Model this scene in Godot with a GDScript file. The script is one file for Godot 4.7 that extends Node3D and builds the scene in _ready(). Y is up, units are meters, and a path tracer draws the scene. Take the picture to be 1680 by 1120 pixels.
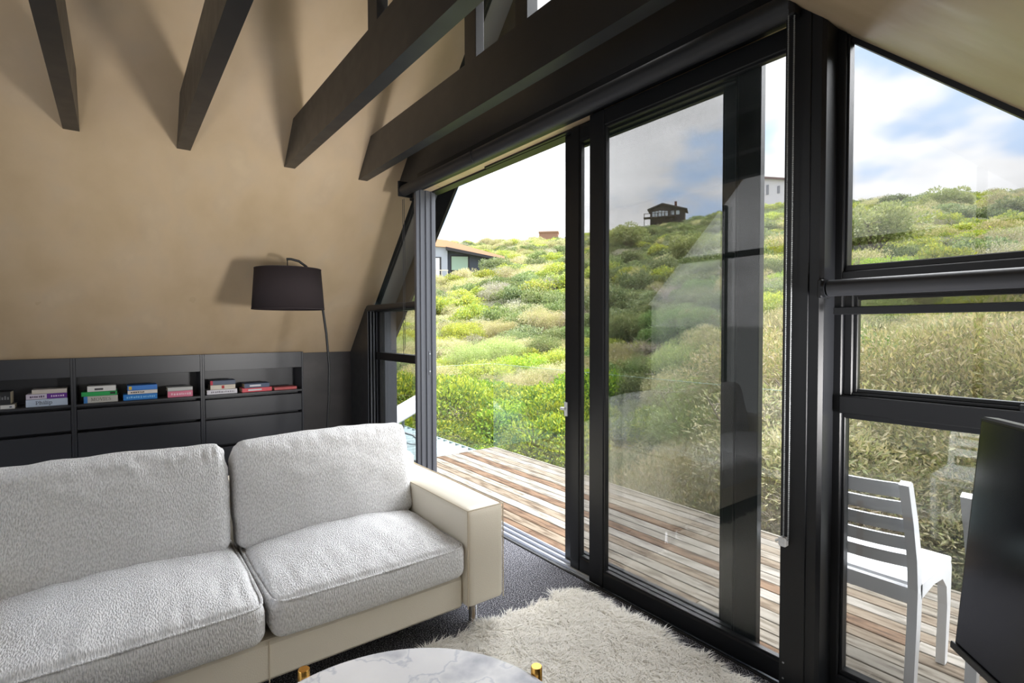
extends Node3D

# ---------------------------------------------------------------- helpers
var M := {}
var taken := {}
var rng := RandomNumberGenerator.new()

func numbered(called: String) -> String:
	var k: int = taken.get(called, 0)
	taken[called] = k + 1
	return called if k == 0 else "%s_%03d" % [called, k]

func tag(o: Node, label := "", category := "", group := "", kind := "") -> void:
	if label: o.set_meta("label", label)
	if category: o.set_meta("category", category)
	if group: o.set_meta("group", group)
	if kind: o.set_meta("kind", kind)

func thing(called: String, label: String, category: String, at := Vector3.ZERO, turn := 0.0, group := "", kind := "") -> Node3D:
	var o := Node3D.new()
	o.name = numbered(called)
	add_child(o)
	o.position = at
	o.rotation.y = turn
	tag(o, label, category, group, kind)
	return o

func new_st() -> SurfaceTool:
	var st := SurfaceTool.new()
	st.begin(Mesh.PRIMITIVE_TRIANGLES)
	st.set_smooth_group(-1)
	return st

func obj(called: String, st: SurfaceTool, m: Material, parent: Node = null) -> MeshInstance3D:
	st.generate_normals()
	return put_mesh(called, st.commit(), m, parent)

func put_mesh(called: String, mesh: Mesh, m: Material, parent: Node = null) -> MeshInstance3D:
	var o := MeshInstance3D.new()
	o.mesh = mesh
	o.material_override = m
	if parent == null:
		o.name = numbered(called)
		add_child(o)
	else:
		o.name = called
		parent.add_child(o, true)
	return o

func tri(st: SurfaceTool, a: Vector3, b: Vector3, c: Vector3, hint: Vector3) -> void:
	if (c - a).cross(b - a).dot(hint) < 0.0:
		var t := b
		b = c
		c = t
	st.add_vertex(a)
	st.add_vertex(b)
	st.add_vertex(c)

func quad(st: SurfaceTool, a: Vector3, b: Vector3, c: Vector3, d: Vector3, hint: Vector3) -> void:
	tri(st, a, b, c, hint)
	tri(st, a, c, d, hint)

# a box with bevelled edges between two corners
func bx(st: SurfaceTool, lo: Vector3, hi: Vector3, bevel := 0.003) -> void:
	var c := (lo + hi) * 0.5
	var h := (hi - lo).abs() * 0.5
	var b: float = min(bevel, min(h.x, min(h.y, h.z)) * 0.45)
	st.set_smooth_group(-1)
	if b <= 0.0002:
		for ax in 3:
			for s in [-1.0, 1.0]:
				var p := []
				for k in [[-1, -1], [1, -1], [1, 1], [-1, 1]]:
					var v := Vector3.ZERO
					v[ax] = s * h[ax]
					v[(ax + 1) % 3] = k[0] * h[(ax + 1) % 3]
					v[(ax + 2) % 3] = k[1] * h[(ax + 2) % 3]
					p.append(c + v)
				var n := Vector3.ZERO
				n[ax] = s
				quad(st, p[0], p[1], p[2], p[3], n)
		return
	for ax in 3:
		var u := (ax + 1) % 3
		var w := (ax + 2) % 3
		for s in [-1.0, 1.0]:
			var p := []
			for k in [[-1, -1], [1, -1], [1, 1], [-1, 1]]:
				var v := Vector3.ZERO
				v[ax] = s * h[ax]
				v[u] = k[0] * (h[u] - b)
				v[w] = k[1] * (h[w] - b)
				p.append(c + v)
			var n := Vector3.ZERO
			n[ax] = s
			quad(st, p[0], p[1], p[2], p[3], n)
		for s in [-1.0, 1.0]:      # edge strips running along ax
			for t in [-1.0, 1.0]:
				var a0 := Vector3.ZERO
				a0[ax] = -(h[ax] - b)
				a0[u] = s * h[u]
				a0[w] = t * (h[w] - b)
				var a1 := a0
				a1[ax] = h[ax] - b
				var b0 := Vector3.ZERO
				b0[ax] = -(h[ax] - b)
				b0[u] = s * (h[u] - b)
				b0[w] = t * h[w]
				var b1 := b0
				b1[ax] = h[ax] - b
				quad(st, c + a0, c + a1, c + b1, c + b0, a0)
	for sx in [-1.0, 1.0]:
		for sy in [-1.0, 1.0]:
			for sz in [-1.0, 1.0]:
				var q := Vector3(sx * h.x, sy * h.y, sz * h.z)
				tri(st, c + q - Vector3(0, sy * b, sz * b), c + q - Vector3(sx * b, 0, sz * b), c + q - Vector3(sx * b, sy * b, 0), q)

func box(called: String, lo: Vector3, hi: Vector3, m: Material, parent: Node = null, bevel := 0.003) -> MeshInstance3D:
	var st := new_st()
	bx(st, lo, hi, bevel)
	return obj(called, st, m, parent)

# polygon in two axes pulled along the third ("x": points are z,y; "y": x,z; "z": x,y)
func prism(st: SurfaceTool, poly: PackedVector2Array, axis: String, a0: float, a1: float) -> void:
	st.set_smooth_group(-1)
	var f := func(p: Vector2, a: float) -> Vector3:
		if axis == "x": return Vector3(a, p.y, p.x)
		if axis == "y": return Vector3(p.x, a, p.y)
		return Vector3(p.x, p.y, a)
	var out := Vector3(1, 0, 0) if axis == "x" else Vector3(0, 1, 0) if axis == "y" else Vector3(0, 0, 1)
	if Geometry2D.is_polygon_clockwise(poly):
		poly = poly.duplicate()
		poly.reverse()
	var ix := Geometry2D.triangulate_polygon(poly)
	for k in range(0, ix.size(), 3):
		tri(st, f.call(poly[ix[k]], a0), f.call(poly[ix[k + 1]], a0), f.call(poly[ix[k + 2]], a0), -out * signf(a1 - a0))
		tri(st, f.call(poly[ix[k]], a1), f.call(poly[ix[k + 1]], a1), f.call(poly[ix[k + 2]], a1), out * signf(a1 - a0))
	for k in poly.size():
		var p: Vector2 = poly[k]
		var q: Vector2 = poly[(k + 1) % poly.size()]
		var n2 := Vector2((q - p).y, -(q - p).x)
		var hint: Vector3 = f.call(n2, 0.0)
		quad(st, f.call(p, a0), f.call(q, a0), f.call(q, a1), f.call(p, a1), hint)

# a bar of rectangular section between two points in an x-y plane
func slant(st: SurfaceTool, p: Vector2, q: Vector2, thick: float, z0: float, z1: float, side := 1.0) -> void:
	var n := (q - p).normalized().orthogonal() * thick * side
	prism(st, PackedVector2Array([p, q, q + n, p + n]), "z", z0, z1)

func tube(st: SurfaceTool, pts: Array, radii: Array, segs := 8, caps := true) -> void:
	st.set_smooth_group(1)
	var rings := []
	var prev := Vector3.ZERO
	for k in pts.size():
		var t: Vector3 = (pts[min(k + 1, pts.size() - 1)] - pts[max(k - 1, 0)]).normalized()
		var a := prev
		if k == 0:
			a = Vector3.UP if absf(t.y) < 0.9 else Vector3.RIGHT
		a = (a - t * a.dot(t)).normalized()
		prev = a
		var b := t.cross(a)
		var ring := []
		var r: float = radii[k] if radii.size() > 1 else radii[0]
		for s in segs:
			var an := TAU * s / segs
			ring.append(pts[k] + (a * cos(an) + b * sin(an)) * r)
		rings.append(ring)
	for k in pts.size() - 1:
		for s in segs:
			var s2 := (s + 1) % segs
			quad(st, rings[k][s], rings[k][s2], rings[k + 1][s2], rings[k + 1][s], rings[k][s] + rings[k][s2] - pts[k] * 2.0 + rings[k + 1][s] - pts[k + 1])
	if caps:
		st.set_smooth_group(-1)
		for e in [0, pts.size() - 1]:
			var out: Vector3 = (pts[0] - pts[1]) if e == 0 else (pts[e] - pts[e - 1])
			for s in segs:
				tri(st, pts[e], rings[e][s], rings[e][(s + 1) % segs], out)

func rod(st: SurfaceTool, a: Vector3, b: Vector3, r: float, segs := 12) -> void:
	tube(st, [a, b], [r], segs)

# profile: radius, height pairs round the y axis at c
func lathe(st: SurfaceTool, c: Vector3, profile: Array, segs := 32, smooth := true) -> void:
	st.set_smooth_group(1 if smooth else -1)
	for k in profile.size() - 1:
		var p: Vector2 = profile[k]
		var q: Vector2 = profile[k + 1]
		var d := q - p
		for s in segs:
			var a0 := TAU * s / segs
			var a1 := TAU * (s + 1) / segs
			var e0 := Vector3(cos(a0), 0, sin(a0))
			var e1 := Vector3(cos(a1), 0, sin(a1))
			var hint := (e0 + e1) * d.y * 0.5 - Vector3(0, d.x, 0)
			var A := c + e0 * p.x + Vector3(0, p.y, 0)
			var B := c + e1 * p.x + Vector3(0, p.y, 0)
			var C := c + e1 * q.x + Vector3(0, q.y, 0)
			var D := c + e0 * q.x + Vector3(0, q.y, 0)
			if p.x > 0.0001: tri(st, A, B, C, hint)
			if q.x > 0.0001: tri(st, A, C, D, hint)

# a cushion: rounded box, bulging faces, creases given by a function of (unit point, face normal)
func cushion(size: Vector3, r: float, bulge: Vector3, crease: Callable, n := 40) -> ArrayMesh:
	var st := new_st()
	st.set_smooth_group(1)
	var h := size * 0.5
	for ax in 3:
		var u := (ax + 1) % 3
		var w := (ax + 2) % 3
		var nu: int = clampi(int(size[u] / 0.014), 6, n)
		var nw: int = clampi(int(size[w] / 0.014), 6, n)
		for s in [-1.0, 1.0]:
			var grid := []
			for i in nu + 1:
				var row := []
				for j in nw + 1:
					var p := Vector3.ZERO
					p[ax] = s
					p[u] = sin((-1.0 + 2.0 * i / nu) * PI / 2) * 0.35 + (-1.0 + 2.0 * i / nu) * 0.65
					p[w] = sin((-1.0 + 2.0 * j / nw) * PI / 2) * 0.35 + (-1.0 + 2.0 * j / nw) * 0.65
					var q := p * h
					var inner := Vector3(clampf(q.x, -h.x + r, h.x - r), clampf(q.y, -h.y + r, h.y - r), clampf(q.z, -h.z + r, h.z - r))
					var d := (q - inner)
					if d.length() > 0.00001:
						q = inner + d.normalized() * r
					var un := q / h
					var b := Vector3(un.x * (1.0 - un.y * un.y) * (1.0 - un.z * un.z) * bulge.x, un.y * (1.0 - un.x * un.x) * (1.0 - un.z * un.z) * bulge.y, un.z * (1.0 - un.x * un.x) * (1.0 - un.y * un.y) * bulge.z)
					q += b
					var nn := d.normalized() if d.length() > 0.00001 else Vector3.ZERO
					q += nn * (crease.call(un) as float)
					row.append(q)
				grid.append(row)
			var hint := Vector3.ZERO
			hint[ax] = s
			for i in nu:
				for j in nw:
					quad(st, grid[i][j], grid[i + 1][j], grid[i + 1][j + 1], grid[i][j + 1], hint)
	st.generate_normals()
	return st.commit()

func mat(c: Color, rough := 0.6, metal := 0.0, spec := 0.5) -> StandardMaterial3D:
	var m := StandardMaterial3D.new()
	m.albedo_color = c
	m.roughness = rough
	m.metallic = metal
	m.metallic_specular = spec
	return m

func noise_tex(seed_: int, freq: float, octaves: int, cols: Array, size := 512, type := FastNoiseLite.TYPE_SIMPLEX_SMOOTH, w := 0) -> NoiseTexture2D:
	var n := FastNoiseLite.new()
	n.seed = seed_
	n.noise_type = type
	n.frequency = freq
	n.fractal_octaves = octaves
	var t := NoiseTexture2D.new()
	t.width = w if w else size
	t.height = size
	t.seamless = true
	t.noise = n
	if cols.size():
		var g := Gradient.new()
		g.offsets = PackedFloat32Array(cols.map(func(e): return e[0]))
		g.colors = PackedColorArray(cols.map(func(e): return e[1]))
		t.color_ramp = g
	return t

func tri_map(m: StandardMaterial3D, scale: Vector3, world := true) -> void:
	m.uv1_triplanar = true
	m.uv1_world_triplanar = world
	m.uv1_scale = scale

func srgb(r: float, g: float, b: float) -> Color:
	return Color(r / 255.0, g / 255.0, b / 255.0)

func lin(r: float, g: float, b: float) -> Color:
	return Color(r, g, b).linear_to_srgb()

# ---------------------------------------------------------------- the house's section
const KL := 1.0355
const KR := 0.917
const RIDGE := Vector2(-2.88, 4.367)
func left_x(y: float) -> float: return -6.0 + (y - 1.136) / KL
func left_y(x: float) -> float: return 1.136 + (x + 6.0) * KL
func right_x(y: float) -> float: return -0.841 - (y - 2.497) / KR
func right_y(x: float) -> float: return 2.497 - (x + 0.841) * KR

const CAM := Vector3(0.0, 1.4, 2.038)

func _ready() -> void:
	rng.seed = 7
	setup_view()
	materials()
	shell()
	beams()
	gable()
	deck()
	hillside()
	houses()
	shelves_and_books()
	sofa()
	floor_lamp()
	table_and_rug()
	blinds()
	television()
	outdoor_things()
	unseen_spot(Vector3(0.44, 0.0, 0.13), Vector3(-5.0, 2.3, 0.5), 11.0, "unseen black spot lamp by the tall window, placed to light the plaster slope")  # out of view, placed to light the slope near the gable
	unseen_spot(Vector3(0.42, 0.0, 2.75), Vector3(-4.6, 3.0, 1.3), 2.6, "added black fill spot lamp out of view, lighting the plaster slope")  # added fill lamp, out of view, softens the beam shadows on the slope

# ---------------------------------------------------------------- camera, sky, light
func setup_view() -> void:
	var cam := Camera3D.new()
	cam.name = "camera"
	add_child(cam)
	var yaw := deg_to_rad(52.9)
	var pitch := deg_to_rad(-1.545)
	var roll := deg_to_rad(-0.14)
	var f := Vector3(-sin(yaw) * cos(pitch), sin(pitch), -cos(yaw) * cos(pitch))
	var r := Vector3(cos(yaw), 0, -sin(yaw))
	var u := r.cross(f)
	var r2 := r * cos(roll) + u * sin(roll)
	var u2 := u * cos(roll) - r * sin(roll)
	cam.transform = Transform3D(Basis(r2, u2, -f), CAM)
	cam.fov = rad_to_deg(2.0 * atan(560.0 / 858.8))
	cam.near = 0.05
	cam.far = 600.0
	cam.current = true

	var env := Environment.new()
	env.tonemap_mode = Environment.TONE_MAPPER_LINEAR
	env.tonemap_exposure = 1.12
	env.sdfgi_enabled = true
	env.ssao_enabled = true
	env.ssil_enabled = true
	env.background_mode = Environment.BG_SKY
	var sky := Sky.new()
	var pm := PanoramaSkyMaterial.new()
	pm.panorama = ImageTexture.create_from_image(cloud_image())
	sky.sky_material = pm
	env.sky = sky
	env.sky_rotation = Vector3(0, 4.9, 0)
	env.background_energy_multiplier = 1.0
	var we := WorldEnvironment.new()
	we.name = "world"
	we.environment = env
	add_child(we)

	# the sun behind thin cloud, over the roof: very soft
	var sun := DirectionalLight3D.new()
	sun.name = "sun"
	add_child(sun)
	sun.look_at_from_position(Vector3(0.5, 9.0, -5.6), Vector3.ZERO)
	sun.light_color = Color(0.98, 0.99, 1.0)
	sun.light_energy = 4.6
	sun.light_angular_distance = 80.0
	sun.shadow_enabled = true
	sun.sky_mode = DirectionalLight3D.SKY_MODE_LIGHT_ONLY

func cloud_image() -> Image:
	var w := 2048
	var h := 1024
	var im := Image.create(w, h, false, Image.FORMAT_RGBF)
	var n1 := FastNoiseLite.new()
	n1.seed = 11
	n1.noise_type = FastNoiseLite.TYPE_SIMPLEX_SMOOTH
	n1.frequency = 0.55
	n1.fractal_octaves = 6
	n1.fractal_gain = 0.55
	var n2 := FastNoiseLite.new()
	n2.seed = 5
	n2.noise_type = FastNoiseLite.TYPE_SIMPLEX_SMOOTH
	n2.frequency = 0.8
	n2.fractal_octaves = 5
	im.fill(Color(0.6, 0.62, 0.62))
	for y in h / 2:
		var el := (0.5 - (y + 0.5) / h) * PI
		var ce := cos(el)
		var se := sin(el)
		var k := 1.0 / (se + 0.22)
		var over := 1.38 * (1.0 + 1.2 * se)      # an overcast sky is brighter overhead
		for x in w:
			var a := (x + 0.5) / w * TAU
			var d := Vector2(cos(a), sin(a)) * ce * k
			var c := n1.get_noise_2d(d.x, d.y)
			var g := n2.get_noise_2d(d.x + 40.0, d.y * 1.3)
			var blue := smoothstep(-0.12, -0.34, c) * smoothstep(0.0, 0.2, se)
			var white := 0.93 + 0.42 * g - 0.12 * maxf(c, 0.0)
			var v := Vector3(white * 0.985, white * 0.995, white * 1.012)
			v = v.lerp(Vector3(0.40, 0.58, 0.86), blue * 0.75) * over
			im.set_pixel(x, y, Color(v.x, v.y, v.z))
	return im

# ---------------------------------------------------------------- materials
func materials() -> void:
	var p := mat(Color.WHITE, 0.35, 0.0, 0.5)
	p.albedo_texture = noise_tex(3, 0.004, 5, [[0.0, srgb(196, 171, 138)], [0.35, srgb(207, 183, 150)], [0.6, srgb(213, 189, 157)], [0.8, srgb(208, 187, 160)], [1.0, srgb(222, 201, 172)]], 1024)
	p.roughness_texture = noise_tex(8, 0.012, 4, [[0.0, Color(0.72, 0.72, 0.72)], [0.6, Color(1, 1, 1)], [1.0, Color(0.82, 0.82, 0.82)]], 512)
	p.heightmap_enabled = true
	p.heightmap_texture = noise_tex(21, 0.01, 4, [], 512)
	p.heightmap_scale = 0.35
	tri_map(p, Vector3(0.45, 0.45, 0.45))
	M.plaster = p

	var b := mat(srgb(44, 45, 48), 0.42)
	b.roughness_texture = noise_tex(31, 0.02, 3, [[0.0, Color(0.8, 0.8, 0.8)], [1.0, Color(1, 1, 1)]], 256)
	tri_map(b, Vector3(1.2, 1.2, 1.2))
	M.black_wood = b
	M.black_metal = mat(srgb(26, 27, 30), 0.38, 0.0, 0.4)
	M.grey_metal = mat(srgb(92, 95, 103), 0.35, 0.2)
	M.blind_tube = mat(srgb(40, 41, 45), 0.5)
	M.soffit_metal = mat(srgb(142, 146, 148), 0.45, 0.3)
	M.alu = mat(srgb(190, 194, 202), 0.3, 0.7)
	M.chrome = mat(srgb(200, 200, 205), 0.16, 1.0)
	M.brass = mat(srgb(206, 160, 84), 0.24, 1.0)
	M.white_plastic = mat(srgb(228, 230, 232), 0.35)
	M.cabinet = mat(srgb(52, 54, 60), 0.36)
	M.knee = mat(srgb(60, 58, 60), 0.42)
	var kn := noise_tex(44, 0.01, 4, [[0.0, srgb(52, 50, 52)], [0.6, srgb(66, 63, 64)], [1.0, srgb(80, 76, 76)]], 256)
	M.knee.albedo_color = Color.WHITE
	M.knee.albedo_texture = kn
	tri_map(M.knee, Vector3(0.7, 0.7, 0.7))

	# glass: clear panes, a little grey-green in the sliding panels
	var gl := mat(Color(0.10, 0.14, 0.13, 0.24), 0.0)
	gl.transparency = BaseMaterial3D.TRANSPARENCY_ALPHA
	M.glass = gl
	var gt := mat(Color(0.10, 0.16, 0.14, 0.135), 0.0)
	gt.transparency = BaseMaterial3D.TRANSPARENCY_ALPHA
	M.tinted_glass = gt
	var gb := mat(Color(0.45, 0.58, 0.54, 0.03), 0.0)
	gb.transparency = BaseMaterial3D.TRANSPARENCY_ALPHA
	M.rail_glass = gb
	M.glass_edge = mat(srgb(170, 200, 190), 0.2)

	var ca := mat(Color(1.0, 1.0, 1.02), 0.95, 0.0, 0.2)
	ca.albedo_texture = noise_tex(51, 0.16, 3, [[0.0, srgb(30, 31, 34)], [0.40, srgb(58, 58, 62)], [0.52, srgb(86, 86, 90)], [0.62, srgb(132, 132, 136)], [0.8, srgb(184, 183, 184)], [1.0, srgb(210, 208, 208)]], 1024)
	ca.heightmap_enabled = true
	ca.heightmap_texture = noise_tex(52, 0.2, 2, [], 1024)
	ca.heightmap_scale = 0.8
	tri_map(ca, Vector3(0.8, 0.8, 0.8))
	M.carpet = ca

	# woven upholstery: ribbed boucle
	var fa := mat(srgb(241, 241, 242), 0.92, 0.0, 0.3)
	fa.heightmap_enabled = true
	fa.heightmap_texture = noise_tex(61, 0.09, 3, [], 512)
	fa.heightmap_scale = 0.7
	fa.albedo_texture = noise_tex(61, 0.09, 3, [[0.0, Color(0.80, 0.80, 0.80)], [0.45, Color(0.93, 0.93, 0.93)], [0.6, Color(1, 1, 1)], [1.0, Color(1, 1, 1)]], 512)
	tri_map(fa, Vector3(1.3, 1.3, 3.4), false)
	M.fabric = fa
	var fb := fa.duplicate() as StandardMaterial3D
	fb.uv1_scale = Vector3(3.0, 1.3, 3.4)
	M.fabric_back = fb
	var le := mat(srgb(224, 217, 201), 0.42, 0.0, 0.5)
	le.heightmap_enabled = true
	le.heightmap_texture = noise_tex(66, 0.12, 3, [], 512)
	le.heightmap_scale = 0.05
	tri_map(le, Vector3(3, 3, 3), false)
	M.leather = le
	M.leather_seam = mat(srgb(196, 184, 162), 0.6)

	var ma := mat(Color.WHITE, 0.18, 0.0, 0.5)
	ma.albedo_texture = noise_tex(71, 0.0038, 6, [[0.0, srgb(150, 154, 166)], [0.2, srgb(196, 198, 206)], [0.4, srgb(226, 227, 230)], [0.46, srgb(236, 236, 238)], [0.5, srgb(205, 208, 216)], [0.54, srgb(236, 236, 238)], [1.0, srgb(242, 242, 243)]], 1024)
	tri_map(ma, Vector3(0.9, 0.9, 0.9))
	M.marble = ma

	var pile := mat(Color.WHITE, 0.9, 0.0, 0.2)
	pile.vertex_color_use_as_albedo = true
	pile.backlight_enabled = true
	pile.backlight = Color(0.96, 0.95, 0.93)
	M.pile = pile

	var sh := mat(srgb(54, 48, 50), 0.95, 0.0, 0.2)
	sh.heightmap_enabled = true
	sh.heightmap_texture = noise_tex(81, 0.25, 2, [], 256)
	sh.heightmap_scale = 0.05
	tri_map(sh, Vector3(6, 6, 6), false)
	M.shade = sh

	var tones := [[148, 128, 106, 190, 172, 150], [176, 164, 146, 214, 204, 188], [190, 182, 168, 222, 214, 202], [128, 100, 78, 172, 140, 112], [168, 152, 132, 206, 192, 172], [182, 172, 158, 208, 200, 186]]
	M.boards = []
	for k in tones.size():
		var t: Array = tones[k]
		var wd := mat(Color.WHITE, 0.8, 0.0, 0.3)
		wd.albedo_texture = noise_tex(90 + k, 0.02, 5, [[0.0, srgb(t[0] * 0.7, t[1] * 0.7, t[2] * 0.7)], [0.3, srgb(t[0], t[1], t[2])], [0.6, srgb(t[3], t[4], t[5])], [1.0, srgb(t[3] * 1.04, t[4] * 1.04, t[5] * 1.04)]], 256, FastNoiseLite.TYPE_SIMPLEX_SMOOTH, 512)
		wd.albedo_color = Color(0.63, 0.63, 0.63)
		wd.heightmap_enabled = true
		wd.heightmap_texture = wd.albedo_texture
		wd.heightmap_scale = 0.15
		tri_map(wd, Vector3(0.35, 3.0, 5.0))
		wd.uv1_offset = Vector3(k * 0.37, k * 0.21, k * 0.53)
		M.boards.append(wd)

	var gr := mat(Color.WHITE, 1.0, 0.0, 0.1)
	gr.albedo_texture = noise_tex(101, 0.02, 5, [[0.0, srgb(92, 84, 60)], [0.45, srgb(126, 118, 84)], [0.6, srgb(120, 124, 76)], [1.0, srgb(160, 150, 112)]], 512)
	tri_map(gr, Vector3(0.2, 0.2, 0.2))
	M.ground = gr

	var lf := mat(Color.WHITE, 0.6, 0.0, 0.3)
	lf.vertex_color_use_as_albedo = true
	lf.backlight_enabled = true
	lf.backlight = Color(0.74, 0.75, 0.60)
	M.leaf = lf
	M.leaves = []
	for t in [Color(1, 1, 1), Color(0.86, 0.84, 0.80), Color(0.97, 0.95, 0.92), Color(0.92, 1.0, 0.88)]:
		var l2 := lf.duplicate() as StandardMaterial3D
		l2.albedo_color = t
		M.leaves.append(l2)
	var br := mat(srgb(128, 116, 102), 0.9, 0.0, 0.2)
	M.bark = br
	var bp := mat(srgb(172, 160, 146), 0.9, 0.0, 0.2)
	M.pale_bark = bp

	M.roof_metal = mat(srgb(132, 150, 152), 0.35, 0.15)
	M.chair_white = mat(srgb(235, 237, 240), 0.5, 0.0, 0.4)
	M.tv_body = mat(srgb(20, 20, 23), 0.4)
	M.tv_screen = mat(srgb(9, 10, 13), 0.12)

# ---------------------------------------------------------------- room shell
func shell() -> void:
	var o: Node
	o = box("floor", Vector3(-6.3, -0.12, 0.0), Vector3(0.9, 0.0, 4.7), M.carpet, null, 0.0)
	tag(o, "dark grey speckled carpet floor", "floor", "", "structure")

	# sloping plaster, left and right, 20 cm thick
	var st := new_st()
	var t := 0.2
	var nl := Vector2(-KL, 1.0).normalized() * t
	var k0 := Vector2(-6.06, left_y(-6.06))
	prism(st, PackedVector2Array([k0, RIDGE, RIDGE + Vector2(0, t * 1.42), k0 + nl]), "z", -0.28, 4.7)
	o = obj("wall_left", st, M.plaster)
	tag(o, "tan polished plaster wall sloping inwards above the dark shelves", "wall", "", "structure")
	st = new_st()
	var k1 := Vector2(0.70, right_y(0.70))
	var nr := Vector2(KR, 1.0).normalized() * t
	prism(st, PackedVector2Array([k1, RIDGE, RIDGE + Vector2(0, t * 1.42), k1 + nr]), "z", -0.14, 4.7)
	o = obj("wall_right", st, M.plaster)
	tag(o, "tan plaster slope coming down over the tall window", "wall", "", "structure")

	# eaves beyond the glass
	var e := thing("roof_eave", "grey metal soffit and dark fascia of the roof edge outside", "roof", Vector3.ZERO, 0.0, "", "structure")
	st = new_st()
	prism(st, PackedVector2Array([k0, RIDGE, RIDGE + Vector2(0, t * 1.42), k0 + nl]), "z", -0.47, -0.28)
	obj("soffit", st, M.soffit_metal, e)
	st = new_st()
	slant(st, k0, RIDGE, 0.07, -0.50, -0.47, -1.0)
	slant(st, k0, RIDGE, 0.24, -0.50, -0.47, 1.0)
	obj("fascia", st, M.black_metal, e)

	# low walls
	st = new_st()
	bx(st, Vector3(-6.2, 0.0, -0.28), Vector3(-6.0, 1.125, 0.404), 0.002)
	bx(st, Vector3(-6.2, 0.0, 3.322), Vector3(-6.0, 1.125, 4.7), 0.002)
	bx(st, Vector3(-6.5, 0.0, 0.1), Vector3(-6.33, 1.2, 3.6), 0.002)
	o = obj("wall_left_lower", st, M.knee)
	tag(o, "dark grey low wall under the plaster slope beside the shelves", "wall", "", "structure")
	o = box("wall_right_lower", Vector3(0.64, 0.0, -0.17), Vector3(0.84, 1.14, 4.7), M.knee, null, 0.002)
	tag(o, "dark low wall under the other plaster slope", "wall", "", "structure")

	# back gable, out of view, glazed to let daylight into the room
	var wb := thing("wall_back", "unseen tan plaster gable with a wide glazed opening that lights the room", "wall", Vector3.ZERO, 0.0, "", "structure")
	st = new_st()
	prism(st, PackedVector2Array([Vector2(-6.2, 0), Vector2(-5.4, 0), Vector2(-5.4, left_y(-5.4)), Vector2(-6.2, left_y(-6.2))]), "z", 4.6, 4.75)
	prism(st, PackedVector2Array([Vector2(0.2, 0), Vector2(0.84, 0), Vector2(0.84, right_y(0.84)), Vector2(0.2, right_y(0.2))]), "z", 4.6, 4.75)
	obj("plaster", st, M.plaster, wb)
	var w4 := thing("window_4", "unseen wide black framed glazing in the back gable, placed to light the room", "window", Vector3.ZERO, 0.0, "", "structure")
	st = new_st()
	for x in [-5.4, -4.1, -2.92, -1.4, 0.14]:
		var top: float = minf(left_y(x), right_y(x)) - 0.02
		bx(st, Vector3(x, 0, 4.62), Vector3(x + 0.07, top, 4.70))
	bx(st, Vector3(-5.4, 0, 4.62), Vector3(0.2, 0.06, 4.70))
	bx(st, Vector3(left_x(2.4), 2.35, 4.62), Vector3(right_x(2.4), 2.43, 4.70))
	obj("frame", st, M.black_metal, w4)
	st = new_st()
	prism(st, PackedVector2Array([Vector2(-5.4, 0.05), Vector2(0.2, 0.05), Vector2(0.2, right_y(0.2)), RIDGE, Vector2(-5.4, left_y(-5.4))]), "z", 4.655, 4.665)
	obj("pane", st, M.rail_glass, w4)

func beams() -> void:
	var y0 := 2.695
	var y1 := 2.99
	var labels := ["black tie beam nearest the glass gable", "second black tie beam from the glass gable", "third black tie beam from the glass gable", "black tie beam farthest from the glass gable, at the picture's edge"]
	var zs := [[0.242, 0.322], [0.852, 0.935], [1.58, 1.665], [2.205, 2.29]]
	for k in 4:
		var b := thing("tie_beam", labels[k], "beam", Vector3.ZERO, 0.0, "black roof tie beams", "structure")
		var st := new_st()
		prism(st, PackedVector2Array([Vector2(left_x(y0) - 0.01, y0), Vector2(right_x(y0), y0), Vector2(right_x(y1), y1), Vector2(left_x(y1) - 0.01, y1)]), "z", zs[k][0], zs[k][1])
		obj("beam", st, M.black_wood, b)
		var z0: float = zs[k][0] + 0.008
		var z1: float = zs[k][1] - 0.012
		box("king_post", Vector3(-2.76, y1, z0), Vector3(-2.635, 4.2, z1), M.black_wood, b)

	# bulkhead over the sliding door
	var h := thing("trim_1", "deep black header board over the sliding door", "header", Vector3.ZERO, 0.0, "", "structure")
	var st2 := new_st()
	prism(st2, PackedVector2Array([Vector2(left_x(2.685) - 0.01, 2.685), Vector2(right_x(2.685), 2.685), Vector2(right_x(2.985), 2.985), Vector2(left_x(2.985) - 0.01, 2.985)]), "z", -0.19, -0.05)
	obj("board", st2, M.black_wood, h)
	box("screw", Vector3(-1.1, 2.74, -0.052), Vector3(-1.092, 2.748, -0.047), M.alu, h)
	box("screw", Vector3(-2.15, 2.70, -0.052), Vector3(-2.142, 2.708, -0.047), M.alu, h)
	box("king_post", Vector3(-2.76, 2.985, -0.17), Vector3(-2.635, 4.2, -0.08), M.black_wood, h)
	var s := thing("trim_2", "tan plaster soffit strip above the open doorway", "soffit", Vector3.ZERO, 0.0, "", "structure")
	st2 = new_st()
	bx(st2, Vector3(-4.0, 2.556, -0.125), Vector3(-0.95, 2.69, -0.045))
	obj("strip", st2, M.plaster, s)

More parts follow.
